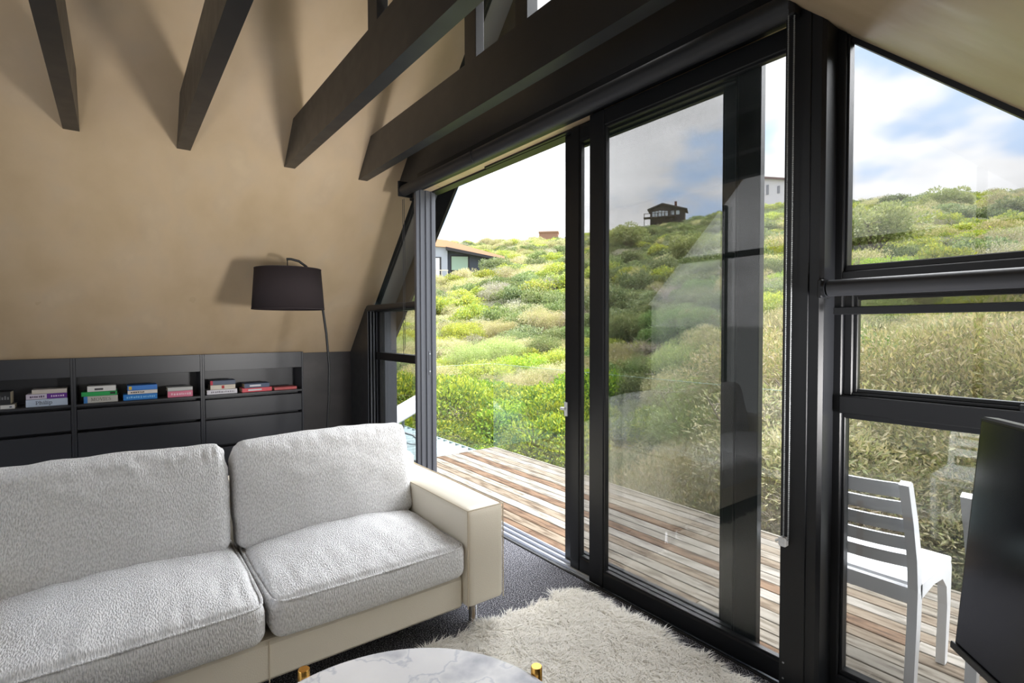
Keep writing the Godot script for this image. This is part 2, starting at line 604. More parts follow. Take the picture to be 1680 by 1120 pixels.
# ---------------------------------------------------------------- gable: sliding door and windows
func sash(parent: Node, x0: float, x1: float, z0: float, z1: float, y0: float, y1: float, left: float, right: float, bottom: float, top: float, glass: Material, called := "panel") -> Node3D:
	var s := Node3D.new()
	s.name = called
	parent.add_child(s, true)
	var zc := (z0 + z1) * 0.5
	box("stile", Vector3(x0, y0, z0), Vector3(x0 + left, y1, z1), M.black_metal, s, 0.004)
	box("stile", Vector3(x1 - right, y0, z0), Vector3(x1, y1, z1), M.black_metal, s, 0.004)
	box("rail", Vector3(x0 + left - 0.001, y0 + 0.001, z0 + 0.002), Vector3(x1 - right + 0.001, y0 + bottom, z1 - 0.002), M.black_metal, s, 0.005)
	box("rail", Vector3(x0 + left - 0.001, y1 - top, z0 + 0.002), Vector3(x1 - right + 0.001, y1 - 0.001, z1 - 0.002), M.black_metal, s, 0.005)
	# glazing bead: a thin stepped line inside the frame
	var st := new_st()
	var g := 0.012
	bx(st, Vector3(x0 + left, y0 + bottom, zc - 0.012), Vector3(x0 + left + g, y1 - top, zc + 0.016), 0.002)
	bx(st, Vector3(x1 - right - g, y0 + bottom, zc - 0.012), Vector3(x1 - right, y1 - top, zc + 0.016), 0.002)
	bx(st, Vector3(x0 + left + g, y0 + bottom, zc - 0.012), Vector3(x1 - right - g, y0 + bottom + g, zc + 0.016), 0.002)
	bx(st, Vector3(x0 + left + g, y1 - top - g, zc - 0.012), Vector3(x1 - right - g, y1 - top, zc + 0.016), 0.002)
	obj("glazing_bead", st, M.black_metal, s)
	box("pane", Vector3(x0 + left + 0.004, y0 + bottom + 0.004, zc - 0.003), Vector3(x1 - right - 0.004, y1 - top - 0.004, zc + 0.003), glass, s, 0.0)
	return s

func gable() -> void:
	var st := new_st()
	var o: Node
	# dark board between slope and window
	prism(st, PackedVector2Array([Vector2(-6.02, 0), Vector2(-5.455, 0), Vector2(-5.455, 1.61), Vector2(left_x(1.61), 1.61), Vector2(-6.02, left_y(-6.02) - 0.005)]), "z", -0.24, -0.14)
	o = obj("wall_gable", st, M.black_wood)
	tag(o, "dark board filling the corner between plaster slope and window", "wall", "", "structure")

	# sliding door
	var d := thing("door_1", "black aluminium sliding glass door with three stacked panels, half open", "door", Vector3.ZERO, 0.0, "", "structure")
	st = new_st()
	bx(st, Vector3(-4.035, -0.06, -0.165), Vector3(-3.995, 2.56, 0.02), 0.004)
	for k in 3:                                              # ribs between the tracks
		var z: float = -0.008 - k * 0.052
		bx(st, Vector3(-3.996, -0.02, z - 0.034), Vector3(-3.984, 2.56, z - 0.006), 0.003)
	obj("jamb", st, M.grey_metal, d)
	var lk := box("strike_plate", Vector3(-3.984, 1.0, -0.105), Vector3(-3.981, 1.2, -0.085), M.grey_metal, d, 0.001)
	for yy in [1.02, 1.17]:
		box("screw", Vector3(-3.981, yy, -0.1), Vector3(-3.979, yy + 0.012, -0.09), M.alu, lk, 0.001)
	st = new_st()
	bx(st, Vector3(-4.03, 2.545, -0.21), Vector3(-0.93, 2.69, -0.126), 0.003)
	bx(st, Vector3(-4.03, 2.555, -0.048), Vector3(-0.93, 2.70, -0.012), 0.003)
	bx(st, Vector3(-3.15, 2.545, -0.12), Vector3(-0.95, 2.558, -0.098), 0.002)
	obj("head", st, M.black_metal, d)
	st = new_st()
	bx(st, Vector3(-4.03, -0.12, -0.19), Vector3(-0.93, -0.030, -0.002), 0.002)
	obj("sill", st, M.alu, d)
	st = new_st()
	for z in [-0.025, -0.077, -0.129, -0.181]:
		bx(st, Vector3(-3.98, -0.031, z - 0.006), Vector3(-0.95, -0.012, z + 0.006), 0.002)
	obj("track", st, M.alu, d)
	box("sill_lip", Vector3(-4.03, -0.04, -0.012), Vector3(-0.93, 0.006, 0.006), M.black_metal, d, 0.003)
	sash(d, -2.345, -1.205, -0.178, -0.138, -0.028, 2.546, 0.105, 0.10, 0.085, 0.085, M.tinted_glass, "outer_panel")
	sash(d, -2.24, -1.112, -0.122, -0.082, -0.024, 2.546, 0.075, 0.10, 0.09, 0.085, M.tinted_glass, "middle_panel")
	var p1 := sash(d, -2.03, -0.90, -0.068, -0.026, -0.006, 2.546, 0.105, 0.06, 0.085, 0.085, M.tinted_glass, "inner_panel")
	# latch and slot on the leading stile
	var pnl := d.get_node("outer_panel")
	box("finger_slot", Vector3(-2.351, 1.02, -0.160), Vector3(-2.344, 1.22, -0.150), M.black_metal, pnl, 0.001)
	var ls := new_st()
	bx(ls, Vector3(-2.345, 0.86, -0.140), Vector3(-2.318, 0.945, -0.132), 0.006)
	bx(ls, Vector3(-2.372, 0.895, -0.138), Vector3(-2.33, 0.912, -0.120), 0.004)
	obj("latch", ls, M.white_plastic, pnl)
	tag(pnl.get_node("latch"), "small white plastic latch")

	# steel column between door and tall window
	var c := thing("trim_3", "black steel column between the sliding door and the tall window", "column", Vector3.ZERO, 0.0, "", "structure")
	st = new_st()
	bx(st, Vector3(-0.962, 0.0, -0.19), Vector3(-0.822, right_y(-0.945) - 0.0, 0.03), 0.012)
	obj("column", st, M.black_metal, c)
	box("cover_strip", Vector3(-0.958, 0.0, 0.028), Vector3(-0.868, 2.55, 0.036), M.black_metal, c, 0.003)
	for yy in [0.12, 0.06]:
		box("screw", Vector3(-0.945, yy, 0.034), Vector3(-0.938, yy + 0.006, 0.038), M.alu, c, 0.001)

	window_left()
	window_right()
	window_upper()

func window_left() -> void:
	var w := thing("window_1", "narrow black framed window under the left slope, beside the door", "window", Vector3.ZERO, 0.0, "", "structure")
	var st := new_st()
	bx(st, Vector3(-5.475, 0.0, -0.30), Vector3(-5.455, 1.62, -0.135), 0.003)
	for z in [-0.165, -0.20, -0.235]:
		bx(st, Vector3(-5.456, 0.0, z - 0.012), Vector3(-5.448, 1.6, z + 0.008), 0.002)
	obj("reveal", st, M.grey_metal, w)
	st = new_st()
	bx(st, Vector3(-5.456, 0.0, -0.30), Vector3(-5.39, 1.6, -0.24), 0.003)
	bx(st, Vector3(-4.33, 0.0, -0.30), Vector3(-4.255, 2.6, -0.17), 0.003)
	bx(st, Vector3(-4.30, 0.0, -0.185), Vector3(-4.034, 2.6, -0.165), 0.003)
	bx(st, Vector3(-5.4, 0.0, -0.30), Vector3(-4.30, 0.09, -0.24), 0.003)
	obj("frame", st, M.black_metal, w)
	box("transom", Vector3(-5.44, 1.055, -0.31), Vector3(-4.27, 1.135, -0.22), M.black_metal, w, 0.004)
	box("transom", Vector3(-5.46, 1.57, -0.30), Vector3(-4.27, 1.64, -0.20), M.black_metal, w, 0.004)
	st = new_st()
	slant(st, Vector2(left_x(1.62), 1.62), Vector2(left_x(2.66), 2.66), 0.05, -0.30, -0.235, -1.0)
	bx(st, Vector3(-4.56, 2.60, -0.30), Vector3(-4.26, 2.69, -0.20), 0.003)
	obj("sloping_frame", st, M.black_metal, w)
	st = new_st()
	bx(st, Vector3(-5.46, 0.0, -0.46), Vector3(-5.44, 1.60, -0.29), 0.003)
	obj("outer_jamb", st, M.grey_metal, w)
	var zc := -0.27
	box("pane", Vector3(-5.395, 0.085, zc - 0.003), Vector3(-4.30, 1.06, zc + 0.003), M.glass, w, 0.0)
	box("pane", Vector3(-5.395, 1.13, zc - 0.003), Vector3(-4.30, 1.575, zc + 0.003), M.glass, w, 0.0)
	st = new_st()
	prism(st, PackedVector2Array([Vector2(left_x(1.60) + 0.02, 1.63), Vector2(-4.28, 1.63), Vector2(-4.28, 2.61), Vector2(left_x(2.61) + 0.02, 2.61)]), "z", zc - 0.003, zc + 0.003)
	obj("pane", st, M.glass, w)

func window_right() -> void:
	var w := thing("window_2", "tall black framed window under the right slope, in three panes", "window", Vector3.ZERO, 0.0, "", "structure")
	var st := new_st()
	var x0 := -0.83
	var x1 := 0.66
	bx(st, Vector3(x0, 0.0, -0.15), Vector3(x0 + 0.035, right_y(x0), -0.07), 0.004)
	bx(st, Vector3(x1 - 0.06, 0.0, -0.15), Vector3(x1, right_y(x1), -0.07), 0.004)
	bx(st, Vector3(x0 + 0.03, 0.0, -0.15), Vector3(x1, 0.11, -0.07), 0.004)
	obj("frame", st, M.black_metal, w)
	st = new_st()
	slant(st, Vector2(x0, right_y(x0)), Vector2(x1, right_y(x1)), 0.016, -0.135, -0.10, 1.0)
	obj("sloping_frame", st, M.black_metal, w)
	box("transom", Vector3(x0 + 0.03, 1.518, -0.15), Vector3(x1 - 0.05, 1.60, -0.07), M.black_metal, w, 0.004)
	box("transom", Vector3(x0 + 0.03, 1.085, -0.15), Vector3(x1 - 0.05, 1.15, -0.06), M.black_metal, w, 0.004)
	# beads catching light along the panes
	st = new_st()
	bx(st, Vector3(x0 + 0.034, 1.60, -0.125), Vector3(x1 - 0.06, 1.622, -0.085), 0.003)
	bx(st, Vector3(x0 + 0.034, 1.065, -0.125), Vector3(x1 - 0.06, 1.086, -0.085), 0.003)
	bx(st, Vector3(x0 + 0.034, 0.109, -0.125), Vector3(x1 - 0.06, 0.128, -0.085), 0.003)
	bx(st, Vector3(x0 + 0.034, 0.109, -0.125), Vector3(x0 + 0.044, 1.07, -0.085), 0.003)
	bx(st, Vector3(x0 + 0.034, 1.61, -0.125), Vector3(x0 + 0.042, right_y(x0), -0.085), 0.003)
	obj("glazing_bead", st, M.black_metal, w)
	# the opening sash in the middle
	sash(w, x0 + 0.034, x1 - 0.06, -0.14, -0.085, 1.15, 1.518, 0.03, 0.03, 0.012, 0.010, M.glass, "casement")
	var zc := -0.11
	box("pane", Vector3(x0 + 0.03, 0.12, zc - 0.003), Vector3(x1 - 0.05, 1.08, zc + 0.003), M.glass, w, 0.0)
	st = new_st()
	prism(st, PackedVector2Array([Vector2(x0 + 0.03, 1.59), Vector2(right_x(1.6) , 1.59), Vector2(x0 + 0.03, right_y(x0 + 0.03))]), "z", zc - 0.003, zc + 0.003)
	obj("pane", st, M.glass, w)
	# casement stay on the lower rail
	var sy := new_st()
	bx(sy, Vector3(-0.32, 1.155, -0.06), Vector3(0.05, 1.172, -0.045), 0.003)
	bx(sy, Vector3(-0.285, 1.15, -0.062), Vector3(-0.27, 1.182, -0.04), 0.003)
	obj("casement_stay", sy, M.black_metal, w)

func window_upper() -> void:
	var w := thing("window_3", "black framed triangular glazing high in the gable", "window", Vector3.ZERO, 0.0, "", "structure")
	var st := new_st()
	var a := Vector2(left_x(2.70), 2.70)
	slant(st, a, RIDGE, 0.06, -0.30, -0.235, -1.0)
	var b := Vector2(right_x(2.70), 2.70)
	slant(st, b, RIDGE, 0.06, -0.30, -0.235, 1.0)
	bx(st, Vector3(-4.5, 2.68, -0.30), Vector3(-1.1, 2.74, -0.19), 0.003)
	obj("frame", st, M.black_metal, w)
	st = new_st()
	prism(st, PackedVector2Array([a + Vector2(0.03, 0.03), RIDGE - Vector2(0, 0.03), b + Vector2(-0.03, 0.03)]), "z", -0.273, -0.267)
	obj("pane", st, M.glass, w)

# ---------------------------------------------------------------- deck
func deck() -> void:
	var d := thing("deck", "weathered grey and brown timber deck outside the glass", "deck", Vector3.ZERO, 0.0, "", "structure")
	var wd := 0.0905
	var gap := 0.006
	var z := -0.195
	var order := [3, 1, 3, 2, 0, 1, 3, 5, 2, 3, 1, 4, 2, 1, 5, 2]
	var k := 0
	while z - wd > -1.56:
		var cuts := [-5.12]
		var cx := -5.12 + rng.randf_range(1.6, 3.2)
		while cx < 1.2:
			cuts.append(cx)
			cx += rng.randf_range(1.6, 3.0)
		cuts.append(1.8)
		var dy := rng.randf_range(-0.0015, 0.0015)
		for j in cuts.size() - 1:
			var which: int = order[k % order.size()]
			if j > 0 and rng.randf() < 0.5:
				which = rng.randi_range(0, 5)
			box("plank", Vector3(cuts[j] + 0.001, -0.062 + dy, z - wd), Vector3(cuts[j + 1] - 0.001, -0.034 + dy, z), M.boards[which], d, 0.003)
		z -= wd + gap
		k += 1
	for x in [-5.05, -3.9, -2.7, -1.5, -0.3, 0.9]:
		box("joist", Vector3(x, -0.25, -1.56), Vector3(x + 0.05, -0.064, -0.2), M.boards[3], d)
	box("fascia_board", Vector3(-5.14, -0.24, -1.59), Vector3(1.8, -0.04, -1.566), M.boards[5], d)

	var g := thing("glass_balustrade", "frameless glass balustrade round the timber deck", "balustrade")
	var xs := [-5.135, -3.85, -2.56, -1.27, 0.02, 1.3]
	for j in xs.size() - 1:
		box("pane", Vector3(xs[j] + 0.006, -0.10, -1.562), Vector3(xs[j + 1] - 0.006, 0.965, -1.552), M.rail_glass, g, 0.0)
		box("polished_edge", Vector3(xs[j] + 0.006, 0.965, -1.562), Vector3(xs[j + 1] - 0.006, 0.9675, -1.552), M.glass_edge, g, 0.0)
	box("pane", Vector3(-5.148, -0.10, -1.54), Vector3(-5.138, 0.965, -0.5), M.rail_glass, g, 0.0)
	box("polished_edge", Vector3(-5.148, 0.965, -1.54), Vector3(-5.138, 0.9675, -0.5), M.glass_edge, g, 0.0)

# ---------------------------------------------------------------- hillside
func ridge_tan(phi: float) -> float:      # tangent of the ridge's elevation seen from the camera, by bearing (degrees left of straight out)
	var t := [[-80.0, 0.150], [-61.4, 0.158], [-52.0, 0.170], [-47.0, 0.172], [-42.5, 0.190], [-38.5, 0.197], [-34.5, 0.205], [-30.6, 0.215], [-27.4, 0.222], [-20.3, 0.222], [-15.0, 0.218], [-8.5, 0.212], [10.0, 0.20], [40.0, 0.15]]
	for k in t.size() - 1:
		if phi <= t[k + 1][0]:
			return lerpf(t[k][1], t[k + 1][1], clampf((phi - t[k][0]) / (t[k + 1][0] - t[k][0]), 0.0, 1.0))
	return 0.15

var relief := FastNoiseLite.new()
func hill_y(rho: float, phi: float) -> float:
	var R := 92.0
	var base := lerpf(-2.5, -0.85, smoothstep(-46.0, -24.0, phi))
	var top := 1.4 + (ridge_tan(phi) - lerpf(0.004, 0.026, smoothstep(-45.0, -20.0, phi))) * R - 1.2
	var s := clampf((rho - 6.0) / (R - 6.0), 0.0, 1.25)
	var y: float
	if s <= 1.0:
		y = lerpf(base, top, pow(s, 0.95))
	else:
		y = top - (s - 1.0) * 30.0
	var p := polar(rho, phi)
	return y + relief.get_noise_2d(p.x, p.y) * clampf((rho - 5.0) * 0.06, 0.0, 1.4)

func polar(rho: float, phi: float) -> Vector2:
	var a := deg_to_rad(phi)
	return Vector2(CAM.x + sin(a) * rho, CAM.z - cos(a) * rho)

func on_hill(rho: float, phi: float, dy := 0.0) -> Vector3:
	var p := polar(rho, phi)
	return Vector3(p.x, hill_y(rho, phi) + dy, p.y)

# one shrub's leaves: clumps of small pointed leaves; colours belong to the leaves
func leaf_mesh(sd: int, leaves: int, size: float, wide: float, clumps: int, cols: Array, rx := 1.0, ry := 1.0, hollow := 0.55) -> ArrayMesh:
	var r := RandomNumberGenerator.new()
	r.seed = sd
	var cs := []
	for k in clumps:
		var a := r.randf() * TAU
		var el := r.randf_range(0.0, 1.0)
		var rr := sqrt(r.randf()) * 0.72
		cs.append([Vector3(cos(a) * rr * rx, (0.35 + 0.5 * el * (1.0 - rr * 0.6)) * ry, sin(a) * rr * rx), r.randf_range(0.24, 0.42), r.randf()])
	var v := PackedVector3Array()
	var nn := PackedVector3Array()
	var cc := PackedColorArray()
	var ix := PackedInt32Array()
	for k in leaves:
		var c: Array = cs[r.randi() % clumps]
		var d := Vector3(r.randfn(), r.randfn() + 0.25, r.randfn()).normalized()
		var rad: float = c[1] * lerpf(hollow, 1.0, pow(r.randf(), 0.5))
		var p: Vector3 = c[0] + Vector3(d.x * rad * rx, d.y * rad * ry, d.z * rad * rx)
		var along := (d + Vector3(r.randfn(), r.randfn() + 0.5, r.randfn()) * 0.6).normalized()
		var side := along.cross(Vector3(r.randfn(), r.randfn(), r.randfn())).normalized()
		var up := side.cross(along).normalized()
		var s := size * r.randf_range(0.6, 1.3)
		var n := up if up.dot(d) > 0 else -up
		n = (n * 0.55 + d * 0.6).normalized()
		var pick: float = clampf(c[2] * 0.6 + r.randf() * 0.5, 0.0, 0.999) * cols.size()
		var col: Color = cols[int(pick) % cols.size()]
		col = col * r.randf_range(0.75, 1.2)
		var b := v.size()
		v.append(p)
		v.append(p + along * s * 0.5 + side * s * wide)
		v.append(p + along * s + up * s * 0.12)
		v.append(p + along * s * 0.5 - side * s * wide)
		for q in 4:
			nn.append(n)
			cc.append(Color(col.r, col.g, col.b))
		ix.append_array(PackedInt32Array([b, b + 1, b + 2, b, b + 2, b + 3]))
	var arr := []
	arr.resize(Mesh.ARRAY_MAX)
	arr[Mesh.ARRAY_VERTEX] = v
	arr[Mesh.ARRAY_COLOR] = cc
	arr[Mesh.ARRAY_INDEX] = ix
	var m := ArrayMesh.new()
	m.add_surface_from_arrays(Mesh.PRIMITIVE_TRIANGLES, arr)
	return m

func branch_mesh(sd: int, stems: int, twigs: int, thick: float, rx := 1.0, ry := 1.0) -> ArrayMesh:
	var r := RandomNumberGenerator.new()
	r.seed = sd
	var st := new_st()
	for k in stems:
		var a := r.randf() * TAU
		var out := r.randf_range(0.15, 0.8) * rx
		var tip := Vector3(cos(a) * out, r.randf_range(0.6, 1.0) * ry, sin(a) * out)
		var mid := tip * 0.5 + Vector3(r.randfn() * 0.08, r.randfn() * 0.05, r.randfn() * 0.08)
		var foot := Vector3(cos(a) * 0.08, -0.15, sin(a) * 0.08)
		tube(st, [foot, mid, tip], [thick, thick * 0.7, thick * 0.25], 5, false)
		for j in twigs:
			var t := r.randf_range(0.25, 0.95)
			var p := foot.lerp(mid, t * 2.0) if t < 0.5 else mid.lerp(tip, t * 2.0 - 1.0)
			var d := Vector3(r.randfn(), r.randf_range(-0.2, 1.0), r.randfn()).normalized() * r.randf_range(0.15, 0.42)
			tube(st, [p, p + d * 0.5 + Vector3(r.randfn(), r.randfn(), r.randfn()) * 0.03, p + d], [thick * 0.34, thick * 0.22, thick * 0.1], 3, false)
	st.generate_normals()
	return st.commit()

func shrub_label(kind: int, rho: float, phi: float) -> String:
	var look: String = ["bright green leafy shrub", "yellow-green shrub", "pale straw-coloured shrub", "dull olive shrub", "grey twiggy shrub"][kind]
	var where := "just beyond the deck" if rho < 9.0 else "on the lower slope" if rho < 14.0 else "low on the hill" if rho < 20.0 else "higher on the hill"
	var seen := "seen through the narrow window" if phi < -62.0 else "seen through the open doorway" if phi < -47.5 else "seen between the door panels" if phi < -42.5 else "seen through the stacked door glass" if phi < -29.5 else "seen beside the column" if phi < -23.0 else "seen through the tall window"
	return "%s %s, %s" % [look, where, seen]

func hillside() -> void:
	relief.seed = 4
	relief.frequency = 0.045
	relief.fractal_octaves = 3
	# ground
	var st := new_st()
	st.set_smooth_group(1)
	var phis := []
	for k in 61: phis.append(-84.0 + k * 2.0)
	var rhos := []
	var rr := 3.7
	while rr < 114.0:
		rhos.append(rr)
		rr *= 1.07
	for i in phis.size() - 1:
		for j in rhos.size() - 1:
			quad(st, on_hill(rhos[j], phis[i]), on_hill(rhos[j], phis[i + 1]), on_hill(rhos[j + 1], phis[i + 1]), on_hill(rhos[j + 1], phis[i]), Vector3.UP)
	var g := obj("hill", st, M.ground)
	tag(g, "scrub covered hill rising behind the deck", "hill", "", "structure")

	# kinds of shrub: [name, label, leaf colours (linear), leaf size, width, rx, ry, branch material, wood?]
	var kinds := [
		{"n": "leafy_green_shrub", "l": "bright green shrub with glossy leaves just beyond the glass balustrade", "g": "bright green shrubs beyond the balustrade", "c": [Color(0.26, 0.36, 0.05), Color(0.40, 0.46, 0.05), Color(0.17, 0.27, 0.06), Color(0.50, 0.52, 0.07)], "s": 0.085, "w": 0.28, "rx": 1.0, "ry": 1.05},
		{"n": "yellow_green_shrub", "l": "yellow-green shrub among the hillside scrub", "g": "yellow-green shrubs on the hill", "c": [Color(0.46, 0.52, 0.12), Color(0.56, 0.58, 0.12), Color(0.36, 0.45, 0.14), Color(0.52, 0.52, 0.20)], "s": 0.075, "w": 0.25, "rx": 1.05, "ry": 0.9},
		{"n": "straw_shrub", "l": "pale straw-coloured shrub with fine leaves on the hillside", "g": "pale straw shrubs on the hill", "c": [Color(0.60, 0.55, 0.35), Color(0.48, 0.48, 0.28), Color(0.68, 0.61, 0.42), Color(0.40, 0.43, 0.22), Color(0.56, 0.50, 0.36)], "s": 0.060, "w": 0.15, "rx": 1.0, "ry": 1.0},
		{"n": "olive_shrub", "l": "dull olive-green shrub among the hillside scrub", "g": "olive shrubs on the hill", "c": [Color(0.25, 0.31, 0.15), Color(0.32, 0.37, 0.20), Color(0.19, 0.25, 0.12), Color(0.38, 0.41, 0.25)], "s": 0.07, "w": 0.24, "rx": 1.0, "ry": 0.95},
		{"n": "grey_twiggy_shrub", "l": "leafless grey shrub of tangled twigs on the hillside", "g": "grey twiggy shrubs on the hill", "c": [Color(0.50, 0.47, 0.42), Color(0.42, 0.42, 0.32), Color(0.56, 0.53, 0.46)], "s": 0.07, "w": 0.12, "rx": 1.05, "ry": 0.85},
	]
	var near := []
	var far := []
	for k in kinds.size():
		var d: Dictionary = kinds[k]
		var twiggy := k == 4
		var n_ := []
		var f_ := []
		for v in 3:
			n_.append([leaf_mesh(100 + k * 10 + v, 1000 if twiggy else 24000 if k == 2 else 15000, d.s * 0.72, d.w, 34, d.c, d.rx, d.ry), branch_mesh(300 + k * 10 + v, 30 if twiggy else 9, 34 if twiggy else 8, 0.02 if twiggy else 0.016, d.rx, d.ry)])
			f_.append(leaf_mesh(500 + k * 10 + v, 2500 if twiggy else 4200, d.s * 1.35, d.w * 1.15, 24, d.c, d.rx, d.ry))
		near.append(n_)
		far.append(f_)

	var pick := FastNoiseLite.new()
	pick.seed = 9
	pick.frequency = 0.11
	pick.fractal_octaves = 2
	var spots := []
	var rho := 5.0
	while rho < 93.0:
		var s := 0.82 + rho * 0.0085
		var phi := -76.0
		while phi < 6.0:
			var p := rho + rng.randf_range(-0.45, 0.45) * s
			var a := phi + rng.randf_range(-0.4, 0.4) * rad_to_deg(s / rho)
			phi += rad_to_deg(s / rho)
			var w := polar(p, a)
			if w.y > -2.5 and w.x > -5.9:      # clear of the deck
				continue
			if w.y > -2.4 and w.x > -9.5:
				continue
			if p > 40.0 and p < 57.0 and a < -55.2:      # clear of the nearest house
				continue
			var q := pick.get_noise_2d(w.x, w.y) * 0.5 + 0.5 + rng.randf_range(-0.13, 0.13)
			var kind := 3
			var grow := 1.0
			if a < -43.0 and p < 13.5:
				kind = 0 if rng.randf() < 0.82 else 2
				grow = 1.25
			elif a > -31.0 and p < 6.4:
				kind = [4, 4, 4, 3][rng.randi() % 4]
				grow = 1.15
			elif a > -33.0 and p < 9.0:
				kind = [2, 2, 4, 2, 2][rng.randi() % 5]
				grow = 1.75
			elif p < 11.5:
				kind = [2, 3, 2, 4, 0, 3][rng.randi() % 6]
			elif p < 24.0:
				if q < 0.42: kind = 2
				elif q < 0.55: kind = 1
				elif q < 0.62: kind = 4
				else: kind = 2 if rng.randf() < 0.5 else 3
			else:
				if q < 0.38: kind = 2
				elif q < 0.54: kind = 1
				elif q < 0.60: kind = 4
				else: kind = 3
			if p >= 11.5 and a > -43.5 and a < -29.0 and rng.randf() < 0.6: kind = 3
			var size := rng.randf_range(0.62, 1.12) * (0.88 + p * 0.0055) * grow
			if p < 9.0: size *= 0.95
			spots.append([p, a, kind, size, rng.randf() * TAU, rng.randi() % 3, rng.randf_range(0.75, 1.2)])
		rho += s * 0.9
	# the 300 that look largest stand as shrubs of their own
	spots.sort_custom(func(x, y): return x[3] / x[0] > y[3] / y[0])
	var rest := {}
	var protos := {}
	for i in spots.size():
		var e: Array = spots[i]
		var at := on_hill(e[0], e[1], -0.12)
		var b := Basis.from_euler(Vector3(0, e[4], 0)).scaled(Vector3(e[3], e[3] * e[6], e[3]))
		var kind: int = e[2]
		if i < 300:
			var d: Dictionary = kinds[kind]
			var key := "%d_%d" % [kind, e[5]]
			var o: Node3D
			if protos.has(key):
				o = protos[key].duplicate()
				o.remove_meta("label")
				o.name = numbered(d.n)
				add_child(o)
			else:
				o = thing(d.n, d.l, "shrub", Vector3.ZERO, 0.0, d.g)
				put_mesh("foliage", near[kind][e[5]][0], M.leaf, o)
				put_mesh("branches", near[kind][e[5]][1], M.pale_bark if kind in [2, 4] else M.bark, o)
				protos[key] = o
			o.set_meta("label", shrub_label(kind, e[0], e[1]))
			(o.get_node("foliage") as MeshInstance3D).material_override = M.leaves[i % 4]
			o.transform = Transform3D(b, at)
		else:
			var key2 := "%d_%d" % [kind, e[5]]
			if not rest.has(key2): rest[key2] = []
			rest[key2].append(Transform3D(b, at))
	var names := ["distant leafy green scrub on the hill", "distant yellow-green scrub on the hill", "distant straw-coloured scrub on the hill", "distant olive scrub up to the ridge", "distant grey twiggy scrub on the hill"]
	for key in rest:
		var parts: PackedStringArray = key.split("_")
		var mm := MultiMesh.new()
		mm.transform_format = MultiMesh.TRANSFORM_3D
		mm.use_colors = true
		mm.mesh = far[int(parts[0])][int(parts[1])]
		mm.instance_count = rest[key].size()
		for j in rest[key].size():
			mm.set_instance_transform(j, rest[key][j])
			var tone := rng.randf_range(0.72, 1.1)
			mm.set_instance_color(j, Color(tone, tone * rng.randf_range(0.94, 1.05), tone * rng.randf_range(0.85, 1.1)))
		var mi := MultiMeshInstance3D.new()
		mi.multimesh = mm
		mi.material_override = M.leaf
		mi.name = numbered("hillside_scrub")
		add_child(mi)
		tag(mi, names[int(parts[0])], "scrub", "distant scrub", "stuff")
	var crown := leaf_mesh(771, 9000, 0.07, 0.24, 22, [Color(0.36, 0.40, 0.18), Color(0.44, 0.46, 0.24), Color(0.30, 0.36, 0.15)], 0.9, 0.8)
	var wood := branch_mesh(772, 6, 8, 0.03, 0.8, 1.0)
	var tl := ["small olive tree with a dark bent trunk, seen through the tall window", "small olive tree on the slope, seen through the stacked door glass", "small olive tree near the ridge, seen through the tall window", "small olive tree below the dark lodge, seen through the door glass"]
	var ts := [[27.0, -18.6, 2.1], [33.0, -33.5, 2.0], [56.0, -13.5, 2.3], [50.0, -40.6, 2.2]]
	for k in 4:
		var t := thing("small_tree", tl[k], "tree", on_hill(ts[k][0], ts[k][1], -0.1), k * 1.7, "small trees on the hill")
		t.scale = Vector3.ONE * (ts[k][2] as float)
		var cr := put_mesh("crown", crown, M.leaf, t)
		cr.position.y = 0.45
		put_mesh("branches", wood, M.bark, t)
		var st3 := new_st()
		tube(st3, [Vector3(0, -0.2, 0), Vector3(0.05, 0.3, 0.02), Vector3(-0.02, 0.6, 0), Vector3(0.04, 0.95, 0.03)], [0.06, 0.045, 0.035, 0.02], 7)
		obj("trunk", st3, M.bark, t)
	print("shrubs ", spots.size())

